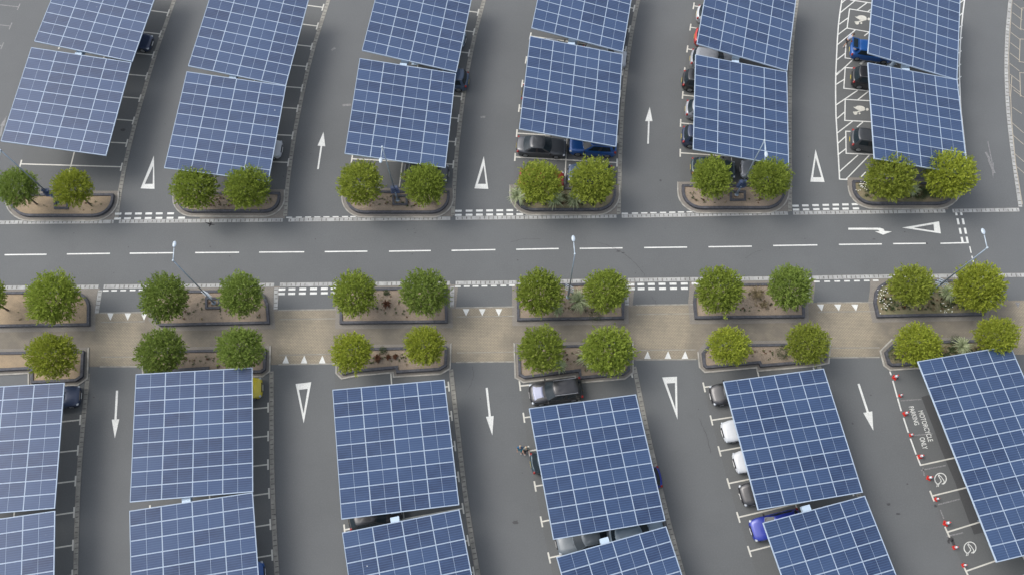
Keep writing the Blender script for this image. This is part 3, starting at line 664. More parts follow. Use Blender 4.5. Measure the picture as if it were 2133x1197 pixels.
for key,px,desc,soil,strip,_ in BEDS:
    P_=[G(*p) for p in px]
    # outline was surveyed along the top of the low wall: move to its own level
    P_=[Vector(G(*p,z=WZ)) for p in px]
    P_=[Vector((p.x,p.y)) for p in P_]
    if area(P_)<0: P_=P_[::-1]
    root=empty('planting_bed',(sum(p.x for p in P_)/len(P_),sum(p.y for p in P_)/len(P_),0)); off=Vector(root.location[:2])
    q=[p-off for p in P_]
    bm=bmesh.new(); ring(bm,offset(q,-.22),q,0,WZ)
    # coursing joints cut into the top as thin dark lines are in the material; small coping lip
    mesh_obj('brick_edging',bm,M['wall'],root)
    bm=bmesh.new(); inn=offset(q,-.20)
    # soil as a gently uneven sheet
    f=flat(bm,inn,SZ); tri(bm)
    bmesh.ops.subdivide_edges(bm,edges=bm.edges[:],cuts=3,use_grid_fill=True)
    bmesh.ops.triangulate(bm,faces=bm.faces[:])
    for v in bm.verts:
        if not v.is_boundary: v.co.z+=.05*noise.noise(Vector((v.co.x*1.3,v.co.y*1.3,len(BED))))+.03
    mesh_obj('soil',bm,M[soil],root,smooth=True)
    bm=bmesh.new(); 
    k3=key[-1]=='3'; ko=offset(q,.34 if k3 else .40); ki=offset(q,.22 if k3 else .29); ymx=max(p.y for p in ko)
    if key[-1]!='2': ring(bm,ki,ko,0,.07,skip=lambda a,b: min(a.y,b.y)>ymx-.9); mesh_obj('kerb',bm,M['kerb'],root)
    bm=bmesh.new(); flat(bm,ko,.0175 if key[-1]!='2' else .0065); tri(bm); mesh_obj('paving_border',bm,M['apron'],root)
    tag(root,'%s, low charcoal brick edging around %s'%(desc,{'soil':'brown bark','soil_pale':'pale sandy soil','soil_green':'overgrown soil'}[soil]),'planting bed','planting beds with charcoal brick edging')
    BED[key]=root
    if strip:
        # paving between the bed, its slab channel and the main road
        xs=[p[0] for p in px]; ysx=[p[1] for p in px]; xr=max(xs); xl=min(xs); yb=max(ysx); yt=min(ysx)
        bm=bmesh.new(); flat(bm,[G(xl+50,yb-6),G(xl+50,interp(RT,xl+50)-3),G(min(strip[0],xr+14 if key=='F' else 9999),interp(RT,strip[0])-3),G(strip[0]+(4 if key!='F' else 0),yt+10 if key!='F' else yb-4),G(xr-8,yt+8)],.006)
        tag(mesh_obj('pavement',bm,M['apron']),'grey brick pavement around the '+desc,kind='structure')
    elif key[1]=='2':
        xs=[p[0] for p in px]; xr=max(xs); xl=min(xs)
        bm=bmesh.new(); flat(bm,[G(xl-8,interp(RB,xl)+3),G(xr+22,interp(RB,xr)+3),G(xr+17,interp(TOPB,xr)+2),G(xl-10,interp(TOPB,xl)+2)],.0058)
        tag(mesh_obj('pavement',bm,M['apron']),'grey brick pavement around the '+desc,kind='structure')
# small square lamp surrounds
for x0,x1,y0,y1,l in [(112,142,414,435,'first bed above the road'),(817,849,405.5,427,'third bed above the road'),(1520.5,1554,397,418,'fifth bed above the road'),(427,458,618.5,642.5,'second bed below the road')]:
    P_=[G(x0,y1,.35),G(x1,y1,.35),G(x1,y0,.35),G(x0,y0,.35)]; q=[Vector(p[:2]) for p in P_]
    c=sum(q,Vector((0,0)))/4; bm=bmesh.new(); q=[p-c for p in q]; ring(bm,offset(q,-.19),q,SZ-.1,.36)
    tag(mesh_obj('lamp_surround',bm,M['wall'],loc=(c.x,c.y,0)),'small square charcoal brick surround of the lamp post in the '+l,'brick surround','square brick lamp surrounds')
# ------------------------------------------------------------------ solar carports
CW,CL,CHT=8.724,9.79,4.17; PWD=CW/4; PLN=CL/9
bm=bmesh.new()
box(bm,(0,0,-.022),(PWD-.012,PLN-.012,.034),mi=0)
# cell glass, two halves with the pale mid bar between
for s in (-1,1):
    w=PWD/2-.034-.010; flatc=(s*(w/2+.010),0)
    r=[(flatc[0]-w/2,-PLN/2+.036),(flatc[0]+w/2,-PLN/2+.036),(flatc[0]+w/2,PLN/2-.036),(flatc[0]-w/2,PLN/2-.036)]
    flat(bm,r,0.0,1)
pan_mesh_o=mesh_obj('solar_panel',bm,[M['alu'],M['cells']])
PANEL=pan_mesh_o.data; bpy.data.objects.remove(pan_mesh_o)
def carport(cx,cy,yaw,tilt,rows,label,joint=1):
    root=empty('solar_carport',(cx,cy,0),R(yaw)); t=R(tilt)
    sx=math.cos(t); zz=lambda x: CHT+x*math.tan(t)
    Ln=rows*PLN
    rot=Matrix.Rotation(-t,4,'Y')
    for i in range(4):
        u=(i-1.5)*PWD
        for j in range(rows):
            v=(rows/2-.5-j)*PLN
            p=bpy.data.objects.new('solar_panel',PANEL); COL.objects.link(p); p.parent=root
            p.location=(u*sx,v,CHT+u*math.sin(t)); p.rotation_euler=(random.gauss(0,.0012),-t+random.gauss(0,.0012),0)
    # edge frame
    bm=bmesh.new()
    for s in (-1,1):
        u=s*(CW/2+.012); box(bm,(u*sx,0,CHT+u*math.sin(t)-.05),(.03,Ln+.06,.14),rot)
        box(bm,(0,s*(Ln/2+.016),CHT-.055),(CW,.03,.14),rot)
    mesh_obj('edge_frame',bm,M['alu'],root)
    # purlins along the row
    for i in range(5):
        u=(i-2)*1.9; bm=bmesh.new(); box(bm,(u*sx,0,CHT+u*math.sin(t)-.115),(.08,Ln-.1,.13),rot); mesh_obj('purlin',bm,M['steel'],root)
    ys_=[-Ln*.36,0,Ln*.36] if rows<12 else [-Ln*.4,-Ln*.13,Ln*.13,Ln*.4]
    for y in ys_:
        bm=bmesh.new(); box(bm,(0,y,CHT-.27),(CW-.8,.16,.18),rot); mesh_obj('rafter',bm,M['steel'],root)
    for y in (ys_[0]*.6,ys_[-1]*.6):
        bm=bmesh.new(); zc=CHT-.62; tube(bm,(-.5,y,0.005),(-.5,y,zc-.1),.2,.18,16); box(bm,(-.5,y,.02),(.6,.6,.04)); mesh_obj('column',bm,M['steel'],root)
    bm=bmesh.new(); box(bm,(-.5,joint,CHT-.40-(.006 if abs(joint)>.3 else 0)),(.66,Ln-.2,.42),bev=.015); mesh_obj('spine_beam',bm,M['steel'],root)
    tag(root,label,'solar carport','blue solar panel carports in rows'); return root
CP={
'A1':(-38.354,54.005,-8.77),'A2':(-39.629,43.842,-4.91),'B1':(-23.921,51.031,-8.38),'B2':(-25.036,40.944,-4.43),'C1':(-8.186,52.278,-9.61),'C2':(-9.543,42.002,-4.92),
'D1':(7.412,54.267,-11.34),'D2':(5.753,43.961,-6.99),'E1':(22.547,51.982,-13.43),'E2':(20.708,41.659,-6.59),'F1':(37.873,50.652,-13.33),'F2':(36.120,40.466,-6.27),
'G1':(-39.721,12.649,5.57),'G2':(-38.375,2.441,9.18),'H1':(-24.785,13.625,5.54),'H2':(-23.492,3.537,9.37),'I1':(-9.186,12.232,7.19),'I2':(-7.544,1.886,11.36),
'J1':(6.166,10.645,8.99),'J2':(8.271,0.207,14.50),'K1':(21.297,12.472,8.92),'K2':(23.374,2.239,13.39),'L1':(37.281,11.308,10.79),'L2':(41.0,-1.75,14.5)}
colw={'A':'far left','B':'second','C':'third','D':'fourth','E':'fifth','F':'far right','G':'far left','H':'second','I':'third','J':'fourth','K':'fifth','L':'far right'}
for k,(x,y,yw) in CP.items():
    up=k[0]<'G'
    if k=='L1': l='longest blue solar carport, fourteen panel rows deep, beside the traffic cones'
    elif k=='L2': l='blue solar carport of which only a corner shows at the bottom right of the photo'
    elif up and k[1]=='1': l='blue solar carport cut by the top edge, in the %s column'%colw[k[0]]
    elif up: l='whole blue solar carport nearest the upper beds, in the %s column'%colw[k[0]]
    elif k[1]=='1': l='blue solar carport just below the walkway beds, in the %s column'%colw[k[0]]
    else: l='blue solar carport cut by the bottom edge, in the %s column'%colw[k[0]]
    carport(x,y,yw,-10.0 if up else -10.6,14 if k=='L1' else 9,l,.55 if k[1]=='2' else (-.10 if k!='L1' else -.3))
# ------------------------------------------------------------------ trees
def crown_bm(seed,n=520):
    rnd=random.Random(seed); bm=bmesh.new(); ga=PI*(3-math.sqrt(5))
    def leaf(p,d,s,w):
        side=d.cross(Vector((rnd.uniform(-1,1),rnd.uniform(-1,1),rnd.uniform(-1,1))))
        if side.length<1e-3: side=Vector((1,0,0))
        side=side.normalized()*w; up=d.normalized()
        a=bm.verts.new(p-side*.15); b=bm.verts.new(p+up*s*.5-side); c=bm.verts.new(p+up*s); e=bm.verts.new(p+up*s*.5+side)
        bm.faces.new((a,b,c,e))
    off=Vector((rnd.uniform(0,50),)*3)
    for i in range(n):
        z=1-1.72*(i+.5)/n; r=math.sqrt(max(0,1-z*z)); a=i*ga+rnd.uniform(-.15,.15)
        d=Vector((r*math.cos(a),r*math.sin(a),z)).normalized()
        lump=noise.noise(d*2.1+off)*.20+noise.noise(d*5+off)*.20
        rad=(1+lump)*rnd.uniform(.88,1.0)
        if rnd.random()<.14: rad*=rnd.uniform(1.03,1.12)
        axis=(d*1.0+Vector((0,0,.35))+Vector((rnd.gauss(0,.2),rnd.gauss(0,.2),rnd.gauss(0,.15)))).normalized()
        tip=d*rad; L_=rnd.uniform(.30,.42); base=tip-axis*L_
        nl=11
        for k in range(nl):
            t=(k+.5)/nl; p=base.lerp(tip,t)
            sp=Vector((rnd.gauss(0,1),rnd.gauss(0,1),rnd.gauss(0,1))).normalized()
            leaf(p+sp*.02,(axis*.9+sp*(1.0-.6*t)).normalized(),rnd.uniform(.075,.12),rnd.uniform(.022,.034))
    for i in range(900):   # inner leaves
        d=Vector((rnd.gauss(0,1),rnd.gauss(0,1),rnd.gauss(0,1))).normalized(); p=d*rnd.uniform(.35,.78)
        leaf(p,Vector((rnd.gauss(0,1),rnd.gauss(0,1),rnd.gauss(0,1))).normalized(),.13,.05)
    return bm
CROWNS=[]
for s in range(6):
    o=mesh_obj('crown',crown_bm(11+s),[M['leaf_mid']]); o.data.materials[0]=M['leaf_mid']; CROWNS.append(o.data); bpy.data.objects.remove(o)
bm=bmesh.new(); tube(bm,(0,0,0),(0,0,1.1),.09,.075,10)
for k in range(7):
    a=k*.9; tube(bm,(0,0,1.0),(.75*math.cos(a),.75*math.sin(a),2.3+.3*math.sin(k*2.3)),.05,.02,7)
tube(bm,(0,0,1.05),(.05,.03,3.3),.06,.02,8)
_o=mesh_obj('trunk',bm,M['bark']); TRUNK=_o.data; bpy.data.objects.remove(_o)
TZ=3.55
pos=[# px,py,r px, tone, where
(35,390,42,'dark','left tree of the first bed above the road'),(150,390,42,'yellow','right tree of the first bed above the road'),
(405,390,49,'mid','left tree of the second bed above the road'),(515,391,50,'mid','right tree of the second bed above the road'),
(749,380,48,'olive','left tree of the third bed above the road'),(884,383,46,'mid','right tree of the third bed above the road'),
(1124,379,49,'olive','left tree of the fourth bed above the road, among strap leaved plants'),(1234,377,50,'olive','right tree of the fourth bed above the road'),
(1483,370,45,'mid','left tree of the fifth bed above the road'),(1604,371,46,'mid','right tree of the fifth bed above the road'),
(1855,368,53,'olive','left tree of the far right bed above the road'),(1979,363,53,'yellow','right tree of the far right bed above the road'),
(-30,618,42,'mid','tree cut by the left edge, in the first bed below the road'),(109,621,56,'mid','tree in the first bed below the road, beside the first aisle'),
(342,620,53,'dark','left tree of the second bed below the road'),(501,613,48,'dark','right tree of the second bed below the road, by a lamp surround'),
(738,611,48,'mid','left tree of the third bed below the road'),(885,608,52,'dark','right tree of the third bed below the road'),
(1124,609,53,'mid','left tree of the fourth bed below the road, beside the lamp post'),(1262,603,49,'mid','right tree of the fourth bed below the road, by the largest spiky plant'),
(1500,603,52,'mid','left tree of the fifth bed below the road'),(1646,597,49,'dark','right tree of the fifth bed below the road'),
(1900,594,46,'olive','left tree of the sixth bed below the road'),(2040,598,56,'yellow','right tree of the sixth bed below the road'),
(108,740,51,'yellow','tree in the first bed below the walkway'),
(335,733,53,'dark','left tree of the second bed below the walkway, touching a carport'),(501,725,49,'dark','right tree of the second bed below the walkway, touching a carport'),
(733,733,45,'yellow','left tree of the third bed below the walkway'),(884,719,43,'yellow','right tree of the third bed below the walkway'),
(1127,727,52,'mid','left tree of the fourth bed below the walkway'),(1267,730,57,'mid','right tree of the fourth bed below the walkway'),
(1519,720,44,'yellow','left tree of the fifth bed below the walkway'),(1683,715,45,'olive','right tree of the fifth bed below the walkway'),
(1914,718,49,'yellow','left tree of the sixth bed below the walkway'),(2076,700,44,'yellow','right tree of the sixth bed, overhanging the longest carport')]
tone={'dark':'dark green','mid':'mid green','yellow':'yellow green','olive':'olive green'}
for i,(x,y,r,tn,l) in enumerate(pos):
    c=G(x,y,TZ); root=empty('round_tree',(c.x,c.y,.18),random.uniform(0,6.28))
    rad=r/ (FPX/((c-Vector((0,0,CH))).dot(_f)))*.96
    o=bpy.data.objects.new('crown',CROWNS[(i*5+i//6)%6]); COL.objects.link(o); o.parent=root; o.location=(0,0,TZ-.18); o.scale=(rad*random.uniform(.96,1.04),rad*random.uniform(.96,1.04),rad*.88)
    o.material_slots[0].link='OBJECT'; o.material_slots[0].material=M['leaf_'+tn]
    t=bpy.data.objects.new('trunk',TRUNK); COL.objects.link(t); t.parent=root; t.scale=(1,1,1.22)
    tag(root,tone[tn]+' '+l,'tree','clipped round trees in the beds')
# ------------------------------------------------------------------ other plants
def strapplant(n,r,seed,wd=.05,stem=.1):
    rnd=random.Random(seed); bm=bmesh.new(); tube(bm,(0,0,-.05),(0,0,stem+.08),.05,.04,8)
    for i in range(n):
        a=rnd.uniform(0,2*PI); L_=r*rnd.uniform(.6,1.1); w=wd*rnd.uniform(.7,1.3); el=rnd.uniform(.25,1.35); d=Vector((math.cos(a),math.sin(a),0)); s=Vector((-d.y,d.x,0))
        prev=None; p=Vector((0,0,stem))+d*.04
        for k in range(6):
            t=k/5; e=el-t*1.3; ww=w*(1-t**2)*.5+.003
            a1=bm.verts.new(p-s*ww+Vector((0,0,.012))); m=bm.verts.new(p); b1=bm.verts.new(p+s*ww+Vector((0,0,.012)))
            if prev: bm.faces.new((prev[0],prev[1],m,a1)); bm.faces.new((prev[1],prev[2],b1,m))
            prev=(a1,m,b1); p=p+(d*math.cos(e)+Vector((0,0,math.sin(e))))*L_/5
    return bm
for x,y,r,mt,name,l in [(1079,410,1.15,'strap','strap_leaf_plant','spiky striped plant at the left end of the fourth bed above the road'),
 (1156,416,1.1,'strap','strap_leaf_plant','spiky striped plant between the two trees of the fourth bed above the road'),
 (1198,416,1.1,'strap','strap_leaf_plant','spiky striped plant under the right tree of the fourth bed above the road'),
 (1207,627,1.35,'strap','strap_leaf_plant','largest spiky striped plant, beside the middle lamp post'),
 (1161,645,.7,'strap','strap_leaf_plant','spiky plant showing from under the left tree of the fourth bed below the road'),
 (1226,745,1.25,'strap','strap_leaf_plant','tall spiky plant left of the widest tree below the walkway'),
 (1165,762,.75,'strap','strap_leaf_plant','spiky plant under the left tree of the fourth bed below the walkway'),
 (1973,611,.95,'strap','strap_leaf_plant','spiky plant between the trees of the sixth bed below the road'),
 (2003,722,1.0,'strap','strap_leaf_plant','spiky plant between the trees of the sixth bed below the walkway'),
 (1899,397,.8,'strap','strap_leaf_plant','spiky plant right of the left tree in the far right bed above the road'),
 (1931,400,.7,'shrub','strap_leaf_plant','dark spiky plant between the trees of the far right bed above the road'),
 (806,634,.48,'strap_brown','strap_leaf_plant','bronze spiky plant in the third bed below the road'),
 (787,746,.42,'strap_brown','strap_leaf_plant','bronze spiky plant in the third bed below the walkway'),
 (809,745,.28,'strap_brown','strap_leaf_plant','small bronze spiky plant in the middle of the third bed below the walkway'),
 (824,743,.25,'strap_brown','strap_leaf_plant','smallest bronze spiky plant in the third bed below the walkway'),
 (1575,612,.95,'straw','grass_clump','straw coloured grass clump between the trees of the fifth bed below the road'),
 (1592,635,.6,'straw','grass_clump','smaller straw coloured clump in the fifth bed below the road')]:
    zb=.75 if r>.6 and mt=='strap' else .15; c=G(x,y,zb+.1); o=mesh_obj(name,strapplant(120 if r>.6 else 45,r,int(x),.085 if mt!='straw' else .02,stem=zb),M[mt],loc=(c.x,c.y,SZ)); tag(o,l,'plant','spiky plants in the beds')
def shrub(n,r,h,seed,leaf=.07):
    rnd=random.Random(seed); bm=bmesh.new()
    for i in range(n):
        d=Vector((rnd.gauss(0,1),rnd.gauss(0,1),abs(rnd.gauss(0,.8)))).normalized(); q=rnd.uniform(.4,1)
        p=Vector((d.x*r*q,d.y*r*q,d.z*h*q+.03)); u=Vector((rnd.gauss(0,1),rnd.gauss(0,1),rnd.gauss(.6,.6))).normalized()*leaf; s=u.cross(Vector((rnd.gauss(0,1),rnd.gauss(0,1),rnd.gauss(0,1)))).normalized()*leaf*.35
        bm.faces.new([bm.verts.new(v) for v in (p,p+u*.5-s,p+u,p+u*.5+s)])
    return bm
for x,y,r,h,l in [(1632,733,.75,.7,'green leafy shrub left of the right tree in the fifth bed below the walkway'),(797,728,.4,.5,'grey green shrub in the third bed below the walkway'),(804,608,.3,.3,'small grey green shrub in the third bed below the road'),
  (1866,735,.8,.5,'green shrub at the pointed left end of the sixth bed below the walkway'),(1990,712,.7,.6,'dark shrub behind the spiky plant of the sixth bed below the walkway'),(1240,655,.7,.5,'dark green shrub under the right tree of the fourth bed below the road'),
  (1915,403,.8,.5,'low green shrub in the middle of the far right bed above the road'),(1870,400,.9,.5,'low shrub under the left tree of the far right bed above the road')]:
    c=G(x,y,.4); tag(mesh_obj('shrub',shrub(int(900*r),r,h,int(x)),M['shrub'],loc=(c.x,c.y,SZ)),l,'shrub','low shrubs in the beds')
# ground cover and seedlings scattered over the beds
def inside(p,poly):
    c=False; n=len(poly)
    for i in range(n):
        a=poly[i]; b=poly[(i+1)%n]
        if (a[1]>p[1])!=(b[1]>p[1]) and p[0]<(b[0]-a[0])*(p[1]-a[1])/(b[1]-a[1])+a[0]: c=not c
    return c
gc=[]
for key,px,desc,soil,_,_2 in BEDS:
    poly=offset([Vector(G(*p,z=WZ)[:2]) for p in px],-.55); rnd=random.Random(hash(key[0])%1 + len(desc)*7+ord(key[0]))
    x0=min(p[0] for p in poly);x1=max(p[0] for p in poly);y0=min(p[1] for p in poly);y1=max(p[1] for p in poly)
    if x1<-46: continue
    x0=max(x0,-52)
    green=soil=='soil_green'; n=dict(soil=95,soil_pale=22,soil_green=300)[soil]; mats=[M['shrub'],M['strap_brown'],M['straw'],M['flower']]
    bm=bmesh.new()
    for _ in range(n):
        p=(rnd.uniform(x0,x1),rnd.uniform(y0,y1))
        if not inside(p,poly): continue
        r=rnd.uniform(.08,.2)*(1.25 if green else .95); mi=rnd.choices([0,1,2],[5,2,2] if not green else [7,.5,3])[0]
        for k in range(16 if green else 12):
            a=rnd.uniform(0,6.28); e=rnd.uniform(.2,1.3); d=Vector((math.cos(a)*math.cos(e),math.sin(a)*math.cos(e),math.sin(e))); s=Vector((-math.sin(a),math.cos(a),0))*r*.14
            q=Vector((p[0],p[1],SZ+.02)); 
            bm.faces.new([bm.verts.new(v) for v in (q,q+d*r*.6-s,q+d*r,q+d*r*.6+s)]).material_index=mi
    if key in ('F2','F'):
        cl=[(1838,600),(1842,612),(1836,625),(1848,630),(1966,640),(1975,648),(1845,640)] if key=='F2' else [(1795,382),(1800,392),(1790,388),(1803,378)]
        for cx,cy in cl:
            for _ in range(6):
                g=G(cx+rnd.gauss(0,6),cy+rnd.gauss(0,6),.5); q=Vector((g.x,g.y,.5)); s=.04
                bm.faces.new([bm.verts.new(q+Vector(v)) for v in ((-s,-s*.6,0),(s,-s,.02),(s*.7,s,0),(-s,s*.8,.03))]).material_index=3
    tag(mesh_obj('ground_cover',bm,mats),'seedlings and weeds in the '+desc,kind='stuff')
# ------------------------------------------------------------------ lamp posts
def lamp(bpx,tpx,hpx,style,label,H_=9.6):
    a=G(*bpx,z=.25); b=G(*tpx,z=H_); x,y=(b.x+a.x)/2,(b.y+a.y)/2
    x,y=b.x*.6+a.x*.4,b.y*.6+a.y*.4
    h=G(*hpx,z=H_+.15); root=empty('lamp_post',(x,y,0))
    bm=bmesh.new(); tube(bm,(0,0,.1),(0,0,1.9),.085,.08,14); tube(bm,(0,0,1.9),(0,0,H_),.062,.042,12); tube(bm,(0,0,.2),(0,0,.26),.2,.2,12); mesh_obj('pole',bm,M['steel_lamp'],root,True)
    d=Vector((h.x-b.x,h.y-b.y,0)); L_=d.length; d.normalize()
    bm=bmesh.new(); tube(bm,(0,0,H_-.02),tuple(d*(L_-.3)+Vector((0,0,H_+.14))),.045,.035,8); tube(bm,(0,0,H_-.12),(0,0,H_+.06),.075,.075,10); mesh_obj('arm',bm,M['lamp_white'],root,True)
    ang=math.atan2(d.y,d.x); rot=Matrix.Rotation(ang,4,'Z')
    bm=bmesh.new(); r=bmesh.ops.create_uvsphere(bm,u_segments=14,v_segments=8,radius=1,matrix=Matrix.Translation(d*L_+Vector((0,0,H_+.16)))@rot@Matrix.Diagonal((.27,.15,.08,1)))
    hd=mesh_obj('lamp_head',bm,M['lamp_white'],root,True)
    bm=bmesh.new(); bmesh.ops.create_uvsphere(bm,u_segments=12,v_segments=6,radius=1,matrix=Matrix.Translation(d*(L_+.04)+Vector((0,0,H_+.09)))@rot@Matrix.Diagonal((.19,.12,.07,1))); mesh_obj('lens',bm,M['glass'],hd,True)
    if style=='navy':
        for k in range(4):
            bm=bmesh.new(); zz=1.7+k*.32; box(bm,(0,.02,zz),(.78-.05*k,.28,.06),Matrix.Rotation(.15,4,'X'),bev=.015); mesh_obj('floodlight_bracket',bm,M['lampblue'],root)
    else:
        for k in range(3):
            bm=bmesh.new(); zz=1.7+k*.4; box(bm,(0,0,zz),(.80,.06,.04),Matrix.Rotation(-.5,4,'Z')); box(bm,(0,.16,zz+.02),(.74,.05,.04),Matrix.Rotation(-.5,4,'Z')); mesh_obj('floodlight_bracket',bm,M['lamp_white'],root)
    tag(root,label,'lamp post','slim lamp posts in the beds')
lamp((122,425),(1,311),(-4,338),'navy','lamp post with navy brackets in the first bed above the road, leaning left in view')
lamp((827,415),(797,307),(794,335),'navy','lamp post with navy brackets in the third bed above the road')
lamp((1532,407),(1595,291),(1598,320),'navy','lamp post with navy brackets in the fifth bed above the road')
lamp((450,631),(357,542),(360,508),'pale','lamp post with pale brackets in the second bed below the road')
lamp((1185,618),(1196,529),(1193,497),'pale','lamp post with pale brackets between the trees of the fourth bed below the road')
lamp((1950,600),(2049.5,521),(2041,487),'pale','lamp post of the sixth bed below the road, at the right')
# ------------------------------------------------------------------ cars
def car_proto(kind):
    S=dict(hatch=dict(L=4.15,W=1.78,H=1.47,belt=.93,gr=(-1.93,-1.50),gf=(1.05,.27),bon=.80,nose=.62,tail=.90,wb=1.27,rw=.315),
           suv=dict(L=4.45,W=1.87,H=1.68,belt=1.05,gr=(-2.08,-1.80),gf=(1.02,.25),bon=.93,nose=.74,tail=1.02,wb=1.35,rw=.36),
           saloon=dict(L=4.65,W=1.83,H=1.45,belt=.92,gr=(-1.75,-1.02),gf=(1.05,.28),bon=.80,nose=.62,tail=.92,wb=1.42,rw=.33))[kind]
    L_,W_,H_=S['L'],S['W'],S['H']; hl=L_/2; belt=S['belt']; rw=S['rw']; wb=S['wb']
    root=empty('parked_car'); root['proto']=kind
    def archp(cx,n=9):
        ra=rw+.07; return [(cx+ra*math.cos(PI-PI*i/n),.24+max(0,ra*math.sin(PI*i/n)+.08)) for i in range(n+1)]
    prof=[(-hl+.10,.24)]+archp(-wb)+archp(wb)+[(hl-.12,.22),(hl-.02,.34),(hl,.48),(hl-.02,S['nose']-.04),(hl-.10,S['nose']+.05),(hl-.32,S['bon']-.03),(hl-.62,S['bon']+.03),(S['gf'][0]+.12,belt-.01),(S['gf'][0]-.2,belt+.015),(0,belt+.01),(S['gr'][0]+.2,belt+.01),(-hl+.14,S['tail']),(-hl+.03,S['tail']-.08),(-hl,.60),(-hl+.02,.42)]
    bm=bmesh.new(); ts=[-1,-.985,-.94,-.82,-.55,-.2,.2,.55,.82,.94,.985,1]; rings=[]
    for t in ts:
        at_=abs(t); vs=[]
        for (x,z) in prof:
            zt=z
            if z>.5: zt=z-(z-.5)*(.30*max(0,(at_-.80)/.2)**2.2)
            xx=x
            k=(.035*at_**2+.085*max(0,(at_-.75)/.25)**2)
            if abs(x)>hl*.72: xx=x*(1-k)
            yy=t*W_/2
            # plan taper toward nose and tail
            e=max(0,(abs(x)/hl-.55)/.45); yy*=1-.09*e*e
            # tumble: upper side leans in slightly
            if z>.6: yy*=1-.03*(z-.6)/.4
            vs.append(bm.verts.new((xx,yy,zt)))
        rings.append(vs)
    n=len(prof)
    for a,b in zip(rings,rings[1:]):
        for i in range(n): bm.faces.new((a[i],a[(i+1)%n],b[(i+1)%n],b[i]))
    bm.faces.new(rings[0][::-1]); bm.faces.new(rings[-1])
    bmesh.ops.triangulate(bm,faces=[f for f in bm.faces if len(f.verts)>4])
    bmesh.ops.recalc_face_normals(bm,faces=bm.faces[:])
    body=mesh_obj('body',bm,P['grey'],root)
    for p in body.data.polygons: p.use_smooth=len(p.vertices)==4
    # greenhouse: rings of the same count, base -> roof
    wb0=W_/2*.925; wr=W_/2*.72
    def gring(s):   # s 0 belt, 1 roof edge
        xr=S['gr'][0]+(S['gr'][1]-S['gr'][0])*s; xf=S['gf'][0]+(S['gf'][1]-S['gf'][0])*s; w=wb0+(wr-wb0)*(s**1.2); z=belt-.03+(H_-.05-belt+.03)*s
        pts=[]
        for i in range(7):   # front, right(-y) to left(+y)
            t=-1+2*i/6; pts.append((xf-.16*t*t-.02*s,w*.93*t if abs(t)<1 else w*.93*t,z+.03*s*(1-t*t)))
        for i in range(1,9): # left side going back
            t=i/9; pts.append((xf-.16+(xr+.12-xf+.16)*t,w*(1-.05*(2*t-1)**2),z+.02*s*(1-(2*t-1)**2)))
        for i in range(7):
            t=1-2*i/6; pts.append((xr+.12*t*t,w*.93*t,z))
        for i in range(1,9):
            t=1-i/9; pts.append((xf-.16+(xr+.12-xf+.16)*t,-w*(1-.05*(2*t-1)**2),z+.02*s*(1-(2*t-1)**2)))
        return pts
    ss=[0,.10,.5,.9,1.0]; GR=[gring(s) for s in ss]; n=len(GR[0])
    # segment index -> zone: 0..5 windscreen, 6..13(+14?) left side, 15..20 rear, ...
    def zone(i,lv):
        if lv in (0,3): return 'body'
        if 0<=i<=5: return 'windscreen'
        if 15<=i<=20 or (14<i<21): return 'rear_window'
        j=i-6 if i<15 else i-21
        if j in (0,8): return 'body'
        if j==4: return 'trim'
        return 'side_l' if i<15 else 'side_r'
    parts={}
    for lv in range(4):
        for i in range(n):
            z=zone(i,lv); parts.setdefault(z,[]).append((GR[lv][i],GR[lv][(i+1)%n],GR[lv+1][(i+1)%n],GR[lv+1][i]))
    # roof
    c=Vector((sum(p[0] for p in GR[-1])/n,0,0)); prev=GR[-1]
    for k,(sc_,dz) in enumerate([(.93,.028),(.6,.048),(.25,.055)]):
        cur=[(c.x+(p[0]-c.x)*sc_,p[1]*sc_,p[2]+dz-(.03*0)) for p in GR[-1]]
        for i in range(n): parts['body'].append((prev[i],prev[(i+1)%n],cur[(i+1)%n],cur[i]))
        prev=cur
    def build(fs,name,mat,par,extra=None,smooth=True):
        bm=bmesh.new()
        for f in fs: 
            try: bm.faces.new([bm.verts.new(v) for v in f])
            except ValueError: pass
        if extra: bm.faces.new([bm.verts.new(v) for v in extra])
        bmesh.ops.remove_doubles(bm,verts=bm.verts[:],dist=.0005); bmesh.ops.recalc_face_normals(bm,faces=bm.faces[:])
        return mesh_obj(name,bm,mat,par,smooth)
    build(parts['body'],'roof',P['grey'],root,extra=prev)
    build(parts['windscreen'],'windscreen',M['car_glass'],root); build(parts['rear_window'],'rear_window',M['car_glass'],root)
    build(parts['side_l'],'side_window',M['car_glass'],root); build(parts['side_r'],'side_window',M['car_glass'],root)
    for sg in (-1,1): build([f for f in parts['trim'] if f[0][1]*sg>0],'pillar',M['trim'],root)
    for sx in (-1,1):
        for sy in (-1,1):
            w=empty('wheel',(sx*wb,sy*(W_/2-.12),rw)); w.parent=root
            bm=bmesh.new(); tube(bm,(0,-.1,0),(0,.1,0),rw,rw,22); bmesh.ops.bevel(bm,geom=[e for e in bm.edges if len(e.link_faces)==2 and abs(e.calc_face_angle(0)-PI/2)<.2],offset=.03,segments=2,affect='EDGES'); mesh_obj('tyre',bm,M['tyre'],w)
            bm=bmesh.new(); y=sy*.105; tube(bm,(0,y-.012*sy,0),(0,y,0),rw*.64,rw*.60,20)
            for k in range(5):
                a=2*PI*k/5; box(bm,(math.cos(a)*rw*.32,y+.006*sy,math.sin(a)*rw*.32),(rw*.6,.02,.05),Matrix.Rotation(-a,4,'Y'))
            mesh_obj('rim',bm,M['rim'],w)
    zl=S['nose']+.0
